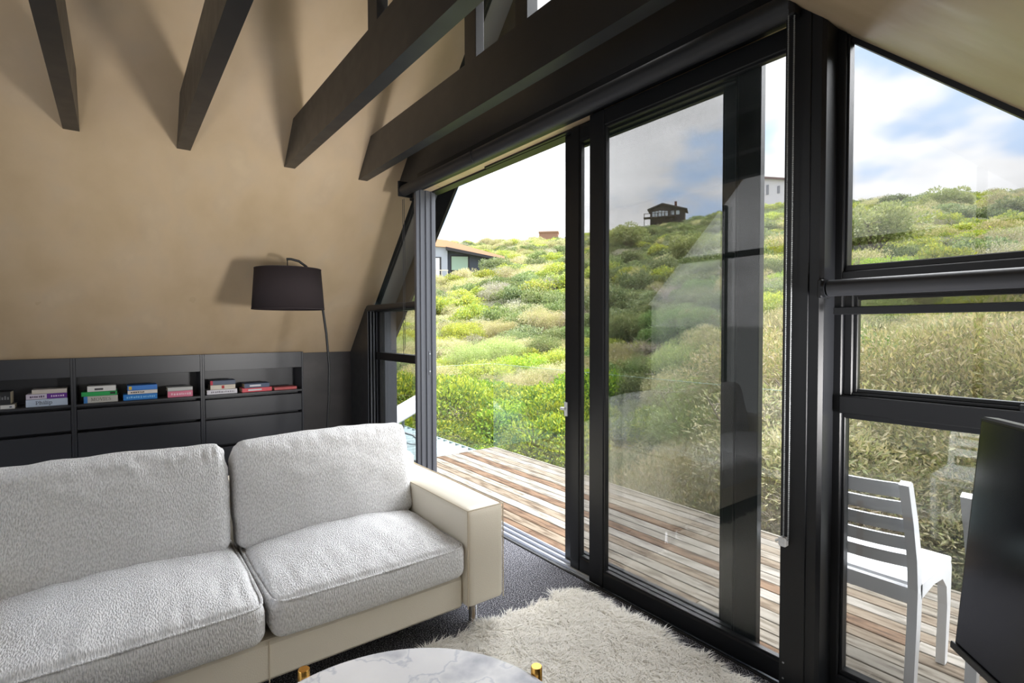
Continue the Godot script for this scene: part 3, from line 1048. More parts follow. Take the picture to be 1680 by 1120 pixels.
# ---------------------------------------------------------------- houses on the hill
func houses() -> void:
	# the dark house with a terracotta roof, on the left
	var a := thing("house", "dark timber house with terracotta roof, nearest on the hill", "house", on_hill(47.0, -60.3), deg_to_rad(60.0))
	a.position.y = 6.2
	var dark := mat(srgb(72, 78, 92), 0.8)
	var grey := mat(srgb(160, 166, 180), 0.8)
	var tile := mat(srgb(226, 176, 142), 0.8)
	var black := mat(srgb(48, 46, 50), 0.7)
	var pane := mat(srgb(150, 176, 160), 0.1)
	var st := new_st()
	prism(st, PackedVector2Array([Vector2(-3.6, -2.5), Vector2(4.4, -2.5), Vector2(4.4, 1.35), Vector2(0.6, 2.15), Vector2(-3.6, 2.3)]), "z", -4.0, 0.0)
	obj("wall", st, dark, a)
	box("side_wall", Vector3(-3.9, -2.5, -0.2), Vector3(0.35, 2.35, 0.35), grey, a, 0.01)
	st = new_st()
	prism(st, PackedVector2Array([Vector2(-4.2, 2.55), Vector2(0.3, 2.25), Vector2(5.4, 1.3), Vector2(5.4, 1.5), Vector2(0.3, 2.85), Vector2(-4.2, 3.35)]), "z", -4.4, 0.5)
	obj("roof", st, tile, a)
	st = new_st()
	prism(st, PackedVector2Array([Vector2(0.2, 2.0), Vector2(5.35, 1.1), Vector2(5.35, 1.3), Vector2(0.2, 2.28)]), "z", 0.45, 0.6)
	obj("fascia", st, black, a)
	st = new_st()
	prism(st, PackedVector2Array([Vector2(-4.2, 3.35), Vector2(3.4, 2.15), Vector2(3.4, 2.55), Vector2(-4.2, 3.85)]), "z", -4.4, -3.9)
	obj("ridge_cap", st, black, a)
	var wn := box("window", Vector3(0.6, 0.2, -0.02), Vector3(2.25, 1.6, 0.06), black, a, 0.01)
	box("pane", Vector3(0.7, 0.3, 0.05), Vector3(2.15, 1.5, 0.08), pane, wn, 0.0)
	var dr := box("door", Vector3(-1.1, -1.0, 0.33), Vector3(-0.2, 1.4, 0.40), black, a, 0.01)
	box("pane", Vector3(-0.95, -0.9, 0.39), Vector3(-0.35, 1.3, 0.43), mat(srgb(226, 232, 240), 0.1), dr, 0.0)
	st = new_st()
	for k in 6:
		bx(st, Vector3(-2.2 + k * 0.5, -1.0, 1.4), Vector3(-2.14 + k * 0.5, 0.1, 1.46), 0.0)
	bx(st, Vector3(-2.2, 0.08, 1.38), Vector3(0.4, 0.16, 1.48), 0.0)
	obj("railing", st, mat(srgb(214, 206, 196), 0.7), a)

	# the dark lodge on the ridge
	var b := thing("house", "dark gabled lodge with tall windows and chimney, alone on the ridge", "house", on_hill(95.0, -36.7), deg_to_rad(32.0))
	b.position.y = 1.4 + 0.205 * 95.0
	b.scale = Vector3.ONE * 0.72
	var brown := mat(srgb(58, 52, 52), 0.8)
	st = new_st()
	prism(st, PackedVector2Array([Vector2(-3.4, -6.0), Vector2(4.6, -6.0), Vector2(4.6, 0.9), Vector2(-0.5, 2.3), Vector2(-3.4, 1.3)]), "z", -4.0, 0.0)
	obj("wall", st, brown, b)
	st = new_st()
	prism(st, PackedVector2Array([Vector2(-4.0, 1.2), Vector2(-0.5, 2.4), Vector2(5.2, 0.7), Vector2(5.2, 0.95), Vector2(-0.5, 2.7), Vector2(-4.0, 1.45)]), "z", -4.4, 0.6)
	obj("roof", st, mat(srgb(66, 62, 62), 0.7), b)
	st = new_st()
	bx(st, Vector3(-4.8, -0.9, 0.0), Vector3(2.4, -0.65, 1.6), 0.02)
	for x in [-4.7, -3.2, -1.6, 0.0, 1.6]:
		bx(st, Vector3(x, -3.0, 1.4), Vector3(x + 0.14, 0.2, 1.54), 0.0)
	bx(st, Vector3(-4.8, 0.12, 1.42), Vector3(2.4, 0.22, 1.56), 0.0)
	obj("balcony", st, brown, b)
	for k in 5:
		box("window", Vector3(-2.9 + k * 0.75, -0.4, 0.0), Vector3(-2.3 + k * 0.75, 1.0 - absf(k - 2) * 0.1, 0.05), mat(srgb(206, 214, 220), 0.1), b, 0.0)
	for k in 2:
		box("window", Vector3(1.4 + k * 1.2, -0.2, 0.0), Vector3(2.2 + k * 1.2, 0.7, 0.05), mat(srgb(190, 200, 206), 0.1), b, 0.0)
	box("chimney", Vector3(2.2, 0.6, -1.2), Vector3(2.75, 3.1, -0.7), mat(srgb(92, 52, 48), 0.8), b, 0.01)

	# the pale house with a dark red end wall, farther right
	var c := thing("house", "pale rendered house with dark red corner, on the ridge beside the column", "house", on_hill(95.0, -26.6), deg_to_rad(20.0))
	c.position.y = 1.4 + 0.222 * 95.0
	var pale := mat(srgb(200, 196, 204), 0.8)
	st = new_st()
	prism(st, PackedVector2Array([Vector2(-2.4, -5.0), Vector2(2.3, -5.0), Vector2(2.3, 2.2), Vector2(-2.4, 3.2)]), "z", -4.0, 0.0)
	obj("wall", st, pale, c)
	box("red_panel", Vector3(-2.5, -2.0, -3.9), Vector3(-1.5, 2.9, 0.08), mat(srgb(150, 72, 58), 0.8), c, 0.01)
	st = new_st()
	prism(st, PackedVector2Array([Vector2(-3.0, 3.35), Vector2(2.9, 2.05), Vector2(2.9, 2.3), Vector2(-3.0, 3.65)]), "z", -4.4, 0.5)
	obj("roof", st, mat(srgb(96, 66, 60), 0.8), c)
	for k in 2:
		box("window", Vector3(-0.9 + k * 1.6, 0.3, 0.0), Vector3(-0.5 + k * 1.6, 1.9 - k * 0.4, 0.06), mat(srgb(110, 110, 120), 0.2), c, 0.0)

	# a low brick ruin on the skyline
	var e := thing("house", "low brick-coloured house showing only its top on the skyline", "house", on_hill(94.0, -48.9), deg_to_rad(45.0))
	e.position.y = 1.4 + 0.172 * 94.0
	st = new_st()
	prism(st, PackedVector2Array([Vector2(-1.7, -2.0), Vector2(1.7, -2.0), Vector2(1.7, 0.9), Vector2(0.2, 0.75), Vector2(-1.7, 0.85)]), "z", -2.5, 0.0)
	obj("wall", st, mat(srgb(150, 116, 98), 0.9), e)
	box("parapet", Vector3(-1.8, 0.7, -2.6), Vector3(1.8, 0.95, 0.1), mat(srgb(160, 128, 110), 0.9), e, 0.01)

# ---------------------------------------------------------------- built-in shelves and books
func shelves_and_books() -> void:
	var xf := -5.955
	var xb := -6.0
	var zd := [0.406, 1.366, 2.345, 3.32]
	var ylab := ["built-in dark cabinet bay nearest the window, with red books", "middle built-in dark cabinet bay with three stacks of books", "built-in dark cabinet bay at the picture's edge"]
	for k in 3:
		var z0: float = zd[k]
		var z1: float = zd[k + 1]
		var c := thing("built_in_cabinet", ylab[k], "cabinet", Vector3.ZERO, 0.0, "built-in cabinets under the slope")
		var st := new_st()
		bx(st, Vector3(-6.3, 0.0, z0), Vector3(xf, 1.14, z0 + 0.018), 0.002)
		bx(st, Vector3(-6.3, 0.0, z1 - 0.018), Vector3(xf, 1.14, z1), 0.002)
		obj("side_panel", st, M.cabinet, c)
		box("top_panel", Vector3(-6.05, 0.972, z0 + 0.018), Vector3(xf, 1.14, z1 - 0.018), M.cabinet, c, 0.002)
		st = new_st()
		bx(st, Vector3(-6.3, 0.712, z0 + 0.018), Vector3(xf + 0.004, 0.732, z1 - 0.018), 0.002)
		obj("shelf", st, M.cabinet, c)
		st = new_st()
		bx(st, Vector3(-6.32, 0.0, z0), Vector3(-6.28, 1.14, z1), 0.0)
		bx(st, Vector3(-6.3, 0.97, z0), Vector3(-6.04, 0.99, z1), 0.0)
		bx(st, Vector3(-6.3, 0.0, z0 + 0.019), Vector3(-6.1, 0.71, z1 - 0.019), 0.0)
		obj("lining", st, M.cabinet, c)
		for yy in [[0.505, 0.686], [0.225, 0.478], [0.03, 0.196]]:
			box("drawer_front", Vector3(-6.02, yy[0], z0 + 0.021), Vector3(xf - 0.002, yy[1], z1 - 0.021), M.cabinet, c, 0.003)

	# books, bottom of each stack first
	var rows := [
		# z of the centre, half length, thickness, bottom of its stack?, colour, label, lettering
		[2.768, 0.044, 0.0330, true, srgb(222, 222, 222), "white paperback below the black book at the shelf's far left", ""],
		[2.798, 0.049, 0.1086, false, srgb(40, 41, 45), "thick black book on the shelf's far left", ""],
		[2.521, 0.135, 0.0630, true, srgb(190, 204, 226), "pale blue hardback with a handwritten style title, bottom of its stack", "Philip"],
		[2.522, 0.133, 0.0446, false, srgb(206, 198, 216), "lilac and purple book, middle of the stack at the left divider", ""],
		[2.503, 0.114, 0.0368, false, srgb(206, 198, 190), "beige book on top of the lilac and purple one", ""],
		[2.157, 0.121, 0.0605, true, srgb(198, 196, 190), "grey film book with a blue spine end, under the green book", "MOVIES"],
		[2.167, 0.127, 0.0384, false, srgb(36, 168, 88), "bright green book in the middle bay", ""],
		[2.150, 0.102, 0.0495, false, srgb(224, 224, 222), "white book on top of the green one", ""],
		[1.866, 0.130, 0.0542, true, srgb(30, 128, 214), "thick blue book at the bottom of the blue and white stack", ""],
		[1.849, 0.114, 0.0343, false, srgb(232, 226, 220), "cream book between two blue books", ""],
		[1.849, 0.114, 0.0457, false, srgb(38, 122, 212), "blue book with a yellow spine end, above the cream one", ""],
		[1.550, 0.103, 0.0593, true, srgb(226, 120, 150), "pink book in the short stack of the middle bay", ""],
		[1.550, 0.103, 0.0356, false, srgb(196, 198, 196), "grey book lying on the pink one", ""],
		[1.191, 0.136, 0.0464, true, srgb(224, 222, 230), "white book at the bottom of the tallest stack in the window bay", ""],
		[1.183, 0.112, 0.0464, false, srgb(216, 206, 190), "cream book with a red emblem, middle of the window bay's tall stack", ""],
		[1.183, 0.112, 0.0433, false, srgb(58, 76, 106), "navy book with a crimson end on top of the cream one", ""],
		[0.866, 0.144, 0.0417, true, srgb(226, 70, 86), "red book with white lettering, centre of the window bay", ""],
		[0.866, 0.120, 0.0449, false, srgb(52, 74, 110), "navy book lying on the red book", ""],
		[0.583, 0.115, 0.0297, true, srgb(206, 92, 92), "thin red and grey book alone beside the cabinet end", ""],
	]
	var prev_top := 0.733
	for r in rows:
		var xf2 := -5.985
		if r[3]:
			prev_top = 0.733
		var h: float = r[2]
		var w: float = r[1]
		var book := thing("book", r[5], "book", Vector3(xf2, prev_top, r[0]), deg_to_rad(rng.randf_range(-2.0, 2.0)), "books lying on the built-in shelves")
		var dep := 0.17
		var col: Color = r[4]
		var cm := mat(col, 0.4)
		var st := new_st()
		bx(st, Vector3(-dep, 0.0, -w), Vector3(0.0, 0.004, w), 0.001)
		bx(st, Vector3(-dep, h - 0.004, -w), Vector3(0.0, h, w), 0.001)
		bx(st, Vector3(-0.005, 0.0, -w), Vector3(0.0, h, w), 0.0015)
		obj("cover", st, cm, book)
		box("pages", Vector3(-dep + 0.004, 0.004, -w + 0.004), Vector3(-0.005, h - 0.004, w - 0.004), mat(srgb(222, 212, 190), 0.8), book, 0.0)
		var lt: String = r[5]
		if lt.begins_with("lilac"):
			box("spine_print", Vector3(-0.001, 0.001, -w), Vector3(0.001, h - 0.001, 0.0), mat(srgb(96, 34, 140), 0.4), book, 0.0)
			print_marks(book, w * 0.12, w * 0.88, h, srgb(90, 76, 104))
			print_marks(book, -w * 0.85, -w * 0.15, h, srgb(214, 190, 226))
		elif lt.begins_with("grey film"):
			box("spine_print", Vector3(-0.001, 0.001, w * 0.78), Vector3(0.001, h - 0.001, w), mat(srgb(60, 130, 200), 0.4), book, 0.0)
		elif lt.begins_with("bright green"):
			box("spine_print", Vector3(-0.001, h * 0.3, -w * 0.9), Vector3(0.001, h * 0.8, -w * 0.6), mat(srgb(20, 44, 26), 0.5), book, 0.0)
		elif lt.begins_with("white book on"):
			box("spine_print", Vector3(-0.001, h * 0.25, -w * 0.1), Vector3(0.001, h * 0.6, w * 0.5), mat(srgb(70, 70, 72), 0.5), book, 0.0)
		elif lt.begins_with("blue book with"):
			box("spine_print", Vector3(-0.001, h * 0.15, w * 0.72), Vector3(0.001, h * 0.85, w * 0.92), mat(srgb(226, 190, 60), 0.5), book, 0.0)
		elif lt.begins_with("cream book with"):
			box("spine_print", Vector3(-0.001, h * 0.2, -w * 0.1), Vector3(0.001, h * 0.85, w * 0.12), mat(srgb(186, 44, 44), 0.5), book, 0.0)
		elif lt.begins_with("navy book with"):
			box("spine_print", Vector3(-0.001, 0.001, w * 0.8), Vector3(0.001, h - 0.001, w), mat(srgb(200, 40, 70), 0.5), book, 0.0)
		elif lt.begins_with("red book") or lt.begins_with("navy book lying"):
			box("spine_print", Vector3(-0.001, h * 0.3, -w * 0.3), Vector3(0.001, h * 0.7, w * 0.6), mat(srgb(226, 226, 232), 0.5), book, 0.0)
		elif lt.begins_with("thick black"):
			for q in 4:
				box("spine_print", Vector3(-0.001, h * 0.4, -w * 0.8 + q * w * 0.35), Vector3(0.001, h * (0.6 + 0.08 * (q % 2)), -w * 0.6 + q * w * 0.35), mat(srgb(120, 122, 126), 0.5), book, 0.0)
		elif lt.begins_with("thick blue"):
			print_marks(book, -w * 0.85, w * 0.85, h, srgb(130, 196, 244))
		elif lt.begins_with("pink"):
			print_marks(book, -w * 0.85, w * 0.85, h, srgb(248, 206, 220))
		elif lt.begins_with("white book at"):
			print_marks(book, -w * 0.8, w * 0.8, h, srgb(150, 146, 156))
		elif lt.begins_with("cream book between"):
			print_marks(book, -w * 0.1, w * 0.85, h, srgb(96, 84, 80))
		elif lt.begins_with("white paperback"):
			print_marks(book, -w * 0.6, -w * 0.1, h, srgb(70, 90, 110))
		if r[6]:
			text_on(r[6], book, h * 0.62, srgb(40, 48, 70) if r[6] == "Philip" else srgb(96, 92, 88) if r[6] == "MOVIES" else srgb(250, 250, 250), 0.001, h * 0.5, 0.0 if r[6] != "Philip" else w * 0.15, w * 1.5)
		prev_top += h + 0.0006

# print too small to read: short raised strokes along a spine
func print_marks(book: Node, z0: float, z1: float, h: float, col: Color) -> void:
	var st := new_st()
	var z := z0
	while z < z1 - 0.012:
		var l := rng.randf_range(0.006, 0.016)
		bx(st, Vector3(-0.0005, h * rng.randf_range(0.30, 0.36), z), Vector3(0.0012, h * rng.randf_range(0.6, 0.7), minf(z + l, z1)), 0.0)
		z += l + rng.randf_range(0.003, 0.008)
	obj("spine_print", st, mat(col, 0.5), book)

func text_on(t: String, parent: Node, size: float, col: Color, x: float, y: float, z: float, most: float) -> void:
	var tm := TextMesh.new()
	tm.text = t
	var f := SystemFont.new()
	f.font_names = PackedStringArray(["Droid Serif"])
	f.font_italic = t == "Philip"
	tm.font = f
	tm.font_size = 32
	tm.pixel_size = size / 32.0
	tm.depth = 0.001
	var o := MeshInstance3D.new()
	o.name = "lettering"
	o.mesh = tm
	o.material_override = mat(col, 0.5)
	o.position = Vector3(x, y, z)
	o.rotation.y = PI / 2
	var wide := tm.get_aabb().size.x
	if wide > most and wide > 0.0:
		o.scale = Vector3(most / wide, 1, 1)
	parent.add_child(o, true)

# ---------------------------------------------------------------- sofa
func sofa() -> void:
	var s := thing("sofa", "cream leather two-seat sofa with chrome legs", "sofa", Vector3(-2.45, 0.0, 1.65))
	var o := Vector3(-2.45, 0.0, 1.65)
	var st := new_st()
	bx(st, Vector3(-2.93, 0.125, 0.80) - o, Vector3(-2.005, 0.275, 2.50) - o, 0.015)
	obj("base", st, M.leather, s)
	st = new_st()
	bx(st, Vector3(-2.97, 0.14, 0.62) - o, Vector3(-2.83, 0.66, 2.68) - o, 0.03)
	obj("back_frame", st, M.leather, s)
	var no := func(_u): return 0.0
	for z in [[0.60, 0.80], [2.50, 2.70]]:
		var size := Vector3(0.99, 0.445, z[1] - z[0])
		var arm := put_mesh("arm", cushion(size, 0.022, Vector3(0.006, 0.012, 0.004), no, 26), M.leather, s)
		var ctr := Vector3(-2.465, 0.355, (z[0] + z[1]) * 0.5) - o
		arm.position = ctr
		st = new_st()
		var hy := 0.2215
		var hx := 0.493
		for zz in [-1.0, 1.0]:
			var hz: float = zz * (z[1] - z[0]) * 0.5 * 0.975
			rod(st, Vector3(-hx, hy, hz), Vector3(hx, hy, hz), 0.0032, 6)
			rod(st, Vector3(hx, hy, hz), Vector3(hx, -hy, hz), 0.0028, 6)
		rod(st, Vector3(hx, hy, -0.098), Vector3(hx, hy, 0.098), 0.0032, 6)
		obj("seam", st, M.leather_seam, arm)
	st = new_st()
	bx(st, Vector3(-2.005, 0.125, 1.618) - o, Vector3(-2.003, 0.275, 1.622) - o, 0.0)
	obj("base_seam", st, M.leather_seam, s)
	for p in [Vector2(-2.075, 0.705), Vector2(-2.85, 0.705), Vector2(-2.075, 2.6), Vector2(-2.85, 2.6)]:
		st = new_st()
		lathe(st, Vector3(p.x, 0.0, p.y) - o, [Vector2(0, 0), Vector2(0.026, 0), Vector2(0.026, 0.006), Vector2(0.022, 0.008), Vector2(0.022, 0.14), Vector2(0, 0.14)], 20)
		obj("leg", st, M.chrome, s)

	# cushions lie loose on the sofa
	var folds := FastNoiseLite.new()
	folds.seed = 17
	folds.frequency = 1.0
	folds.fractal_octaves = 2
	var spec := [
		["seat_cushion", "plump white seat cushion beside the sofa arm", 0.80, 1.612, 0],
		["seat_cushion", "long white seat cushion nearest the picture's corner", 1.632, 2.50, 1]]
	for e in spec:
		var wz: float = e[3] - e[2]
		var size := Vector3(0.80, 0.165, wz)
		var sh: float = e[4] * 7.3
		var crease := func(u: Vector3) -> float:
			var top := smoothstep(0.3, 0.9, u.y)
			var front := smoothstep(0.1, 0.75, u.x) * smoothstep(1.02, 0.9, u.x)
			var v := folds.get_noise_2d(u.z * 6.5 + sh, u.x * 0.9 + sh)
			var w := folds.get_noise_2d(u.z * 3.0 + sh + 9.0, u.x * 2.0)
			var seam := -0.007 * exp(-pow((u.y - 0.80) / 0.06, 2.0)) * smoothstep(0.85, 0.99, maxf(absf(u.x), absf(u.z)))
			return top * (front * absf(v) * -0.015 + w * 0.006) + seam
		var c := thing(e[0], e[1], "cushion", Vector3(-2.372, 0.358, (e[2] + e[3]) * 0.5), 0.0, "white sofa cushions")
		put_mesh("cover", cushion(size, 0.045, Vector3(0.02, 0.045, 0.012), crease, 64), M.fabric, c)
		piping(c, size, 0.045, 0.72, Vector3(0.02, 0.0, 0.012))
	var backs := [
		["back_cushion", "white back cushion beside the sofa arm", 0.795, 1.628, 0],
		["back_cushion", "wide white back cushion with creased top at the picture's edge", 1.66, 2.52, 1]]
	for e in backs:
		var wz: float = e[3] - e[2]
		var size := Vector3(0.19, 0.475, wz)
		var sh: float = 3.0 + e[4] * 5.1
		var crease := func(u: Vector3) -> float:
			var edge := smoothstep(0.45, 0.93, u.y) * smoothstep(1.01, 0.95, u.y)
			var v := folds.get_noise_2d(u.z * 9.0 + sh, u.y * 1.1 + sh)
			var w := folds.get_noise_2d(u.z * 2.0 + sh, u.y * 2.0 - sh)
			return edge * absf(v) * (-0.020 if e[4] == 1 else -0.012) + w * 0.006
		var c := thing(e[0], e[1], "cushion", Vector3(-2.635, 0.645, (e[2] + e[3]) * 0.5), 0.0, "white sofa cushions")
		c.rotation.z = deg_to_rad(13.0)
		put_mesh("cover", cushion(size, 0.05, Vector3(0.035, 0.012, 0.012), crease, 64), M.fabric_back, c)
		var st2 := new_st()
		var pts := []
		var hy := size.y * 0.5 - 0.006
		var hz := size.z * 0.5 - 0.006
		for k in 49:
			var t := TAU * k / 48.0
			var cx := signf(cos(t)) * pow(absf(cos(t)), 0.13)
			var cy := signf(sin(t)) * pow(absf(sin(t)), 0.13)
			pts.append(Vector3(0.052, cy * hy * 0.965, cx * hz * 0.975))
		tube(st2, pts, [0.0045], 6, false)
		obj("piping", st2, M.fabric_back, c)

func piping(c: Node3D, size: Vector3, r: float, at: float, bulge: Vector3) -> void:
	var st := new_st()
	var pts := []
	var hx := size.x * 0.5
	var hz := size.z * 0.5
	var y := size.y * 0.5 * at
	for k in 97:
		var t := TAU * k / 96.0
		var cx := signf(cos(t)) * pow(absf(cos(t)), 0.12)
		var cz := signf(sin(t)) * pow(absf(sin(t)), 0.12)
		var un := Vector3(cx, at, cz)
		var p := Vector3(cx * (hx - 0.004), y, cz * (hz - 0.004))
		p.x += signf(cx) * (1.0 - cz * cz) * bulge.x * 0.5 * float(absf(cx) > 0.95)
		p.z += signf(cz) * (1.0 - cx * cx) * bulge.z * 0.5 * float(absf(cz) > 0.95)
		pts.append(p)
	tube(st, pts, [0.005], 6, false)
	obj("piping", st, M.fabric, c)

# ---------------------------------------------------------------- floor lamp
func floor_lamp() -> void:
	var l := thing("floor_lamp", "black arched floor lamp with a dark drum shade, behind the sofa", "lamp", Vector3(-4.7, 0.0, 0.55))
	var o := Vector3(-4.7, 0.0, 0.55)
	var st := new_st()
	lathe(st, Vector3(0, 0, 0.05), [Vector2(0, 0), Vector2(0.17, 0), Vector2(0.17, 0.02), Vector2(0.16, 0.026), Vector2(0, 0.028)], 40, false)
	obj("base", st, M.black_metal, l)
	st = new_st()
	var pts := [Vector3(0, 0.02, 0.05), Vector3(0, 0.4, 0.008), Vector3(0, 0.75, -0.015), Vector3(0, 1.06, -0.022), Vector3(0, 1.35, 0.0), Vector3(0, 1.55, 0.026), Vector3(0, 1.74, 0.066), Vector3(0, 1.86, 0.118), Vector3(0, 1.93, 0.165), Vector3(0, 1.972, 0.225), Vector3(0, 1.985, 0.29), Vector3(0, 1.983, 0.325)]
	tube(st, pts, [0.0105], 12)
	obj("stem", st, M.black_metal, l)
	st = new_st()
	rod(st, Vector3(0, 1.985, 0.318), Vector3(0, 1.905, 0.318), 0.004, 8)
	lathe(st, Vector3(0, 1.88, 0.318), [Vector2(0, 0.035), Vector2(0.03, 0.03), Vector2(0.034, 0.0), Vector2(0.0, 0.0)], 16)
	obj("hanger", st, M.black_metal, l)
	# shade: open drum with thickness, rims and a seam
	st = new_st()
	var c := Vector3(0.0, 1.555, 0.313)
	lathe(st, c, [Vector2(0.287, 0.0), Vector2(0.262, 0.345)], 56)
	lathe(st, c, [Vector2(0.259, 0.345), Vector2(0.284, 0.0)], 56)
	lathe(st, c, [Vector2(0.262, 0.345), Vector2(0.259, 0.345)], 56)
	lathe(st, c, [Vector2(0.284, 0.0), Vector2(0.287, 0.0)], 56)
	var shd := obj("shade", st, M.shade, l)
	st = new_st()
	for e in [[0.0, 0.2875], [0.337, 0.2635]]:
		lathe(st, c + Vector3(0, e[0], 0), [Vector2(e[1], 0.0), Vector2(e[1] + 0.001, 0.008)], 56)
	obj("rim", st, M.shade, shd)
	st = new_st()
	for s in 3:
		var an := TAU * s / 3.0
		rod(st, c + Vector3(0, 0.33, 0), c + Vector3(cos(an) * 0.262, 0.335, sin(an) * 0.262), 0.002, 6)
	obj("spider", st, M.black_metal, shd)

# ---------------------------------------------------------------- coffee table and rug
func table_and_rug() -> void:
	var c := Vector3(-1.08, 0.0, 1.55)
	var t := thing("coffee_table", "round white marble coffee table with brass legs", "table", c)
	var st := new_st()
	lathe(st, Vector3.ZERO, [Vector2(0, 0.378), Vector2(0.452, 0.378), Vector2(0.458, 0.384), Vector2(0.458, 0.396), Vector2(0.455, 0.3995), Vector2(0.450, 0.4)], 96)
	st.set_smooth_group(-1)
	lathe(st, Vector3.ZERO, [Vector2(0.450, 0.4), Vector2(0.0, 0.4)], 96, false)
	obj("top", st, M.marble, t)
	for k in 4:
		var a := deg_to_rad(171.2 + 90.0 * k)
		var p := Vector3(cos(a) * 0.476, 0, sin(a) * 0.476)
		st = new_st()
		lathe(st, p, [Vector2(0, 0), Vector2(0.0165, 0), Vector2(0.0165, 0.413), Vector2(0.015, 0.415)], 24)
		lathe(st, p, [Vector2(0.015, 0.415), Vector2(0.0, 0.415)], 24, false)
		obj("leg", st, M.brass, t)
	st = new_st()
	var ring := []
	for k in 65:
		ring.append(Vector3(cos(TAU * k / 64.0) * 0.452, 0.366, sin(TAU * k / 64.0) * 0.452))
	tube(st, ring, [0.009], 8, false)
	obj("frame_ring", st, M.brass, t)

	var lo := Vector2(-1.955, 0.15)
	var hi := Vector2(-0.25, 1.9)
	var r := thing("shag_rug", "cream long-pile shag rug under the coffee table", "rug", Vector3((lo.x + hi.x) * 0.5, 0.0, (lo.y + hi.y) * 0.5))
	var o := Vector3((lo.x + hi.x) * 0.5, 0.0, (lo.y + hi.y) * 0.5)
	box("backing", Vector3(lo.x, 0.001, lo.y) - o, Vector3(hi.x, 0.014, hi.y) - o, mat(srgb(244, 240, 232), 0.95), r, 0.004)
	# tufts
	var tufts := []
	for v in 4:
		var rr := RandomNumberGenerator.new()
		rr.seed = 40 + v
		var vs := PackedVector3Array()
		var ns := PackedVector3Array()
		var cs := PackedColorArray()
		var ix := PackedInt32Array()
		for b in 8:
			var a := rr.randf() * TAU
			var base := Vector3(rr.randfn() * 0.004, 0.0, rr.randfn() * 0.004)
			var lean := Vector3(cos(a), 0, sin(a)) * rr.randf_range(0.010, 0.028) + Vector3(0.018, 0, 0.006)
			var h := rr.randf_range(0.020, 0.034)
			var side := Vector3(-sin(a), 0, cos(a)) * 0.0022
			var g := rr.randf_range(0.93, 1.0)
			var col := Color(0.98 * g, 0.965 * g, 0.93 * g)
			var p0 := base
			var p1 := base + Vector3(0, h * 0.6, 0) + lean * 0.35
			var p2 := base + Vector3(0, h, 0) + lean
			var p3 := base + Vector3(0, h * 1.02, 0) + lean * 1.9
			var i0 := vs.size()
			for q in [[p0, 1.0], [p1, 1.1], [p2, 0.8]]:
				vs.append(q[0] - side * q[1])
				vs.append(q[0] + side * q[1])
			vs.append(p3)
			for q in 7:
				ns.append((Vector3(0, 1, 0) + Vector3(cos(a), 0, sin(a)) * 0.6).normalized())
				cs.append(col)
			ix.append_array(PackedInt32Array([i0, i0 + 1, i0 + 2, i0 + 1, i0 + 3, i0 + 2, i0 + 2, i0 + 3, i0 + 4, i0 + 3, i0 + 5, i0 + 4, i0 + 4, i0 + 5, i0 + 6]))
		var arr := []
		arr.resize(Mesh.ARRAY_MAX)
		arr[Mesh.ARRAY_VERTEX] = vs
		arr[Mesh.ARRAY_COLOR] = cs
		arr[Mesh.ARRAY_INDEX] = ix
		var m := ArrayMesh.new()
		m.add_surface_from_arrays(Mesh.PRIMITIVE_TRIANGLES, arr)
		tufts.append(m)
	var lists := [[], [], [], []]
	var flow := FastNoiseLite.new()
	flow.seed = 3
	flow.frequency = 7.0
	var step := 0.0085
	var z := lo.y
	while z < hi.y:
		var x := lo.x
		while x < hi.x:
			var px := x + rng.randf_range(-0.5, 0.5) * step
			var pz := z + rng.randf_range(-0.5, 0.5) * step
			var turn := flow.get_noise_2d(px, pz) * 4.5 + 0.8 + rng.randf_range(-0.5, 0.5)
			var s := rng.randf_range(0.85, 1.2) * (1.0 + 0.25 * flow.get_noise_2d(pz * 1.7, px * 1.7))
			lists[rng.randi() % 4].append(Transform3D(Basis.from_euler(Vector3(0, turn, 0)).scaled(Vector3(s, s, s)), Vector3(px, 0.012, pz) - o))
			x += step
		z += step
	for v in 4:
		var mm := MultiMesh.new()
		mm.transform_format = MultiMesh.TRANSFORM_3D
		mm.mesh = tufts[v]
		mm.instance_count = lists[v].size()
		for j in lists[v].size():
			mm.set_instance_transform(j, lists[v][j])
		var mi := MultiMeshInstance3D.new()
		mi.multimesh = mm
		mi.material_override = M.pile
		mi.name = "pile"
		r.add_child(mi, true)
		mi.set_meta("kind", "stuff")

# ---------------------------------------------------------------- blinds
func bead_chain(st: SurfaceTool, a: Vector3, b: Vector3, r: float, pitch: float) -> void:
	st.set_smooth_group(1)
	var n := int(a.distance_to(b) / pitch)
	var pts := []
	var rad := []
	for k in n:
		var t := float(k) / n
		pts.append(a.lerp(b, t))
		rad.append(r * 0.3)
		pts.append(a.lerp(b, t + 0.25 / n))
		rad.append(r)
		pts.append(a.lerp(b, t + 0.65 / n))
		rad.append(r)
	tube(st, pts, rad, 6, true)

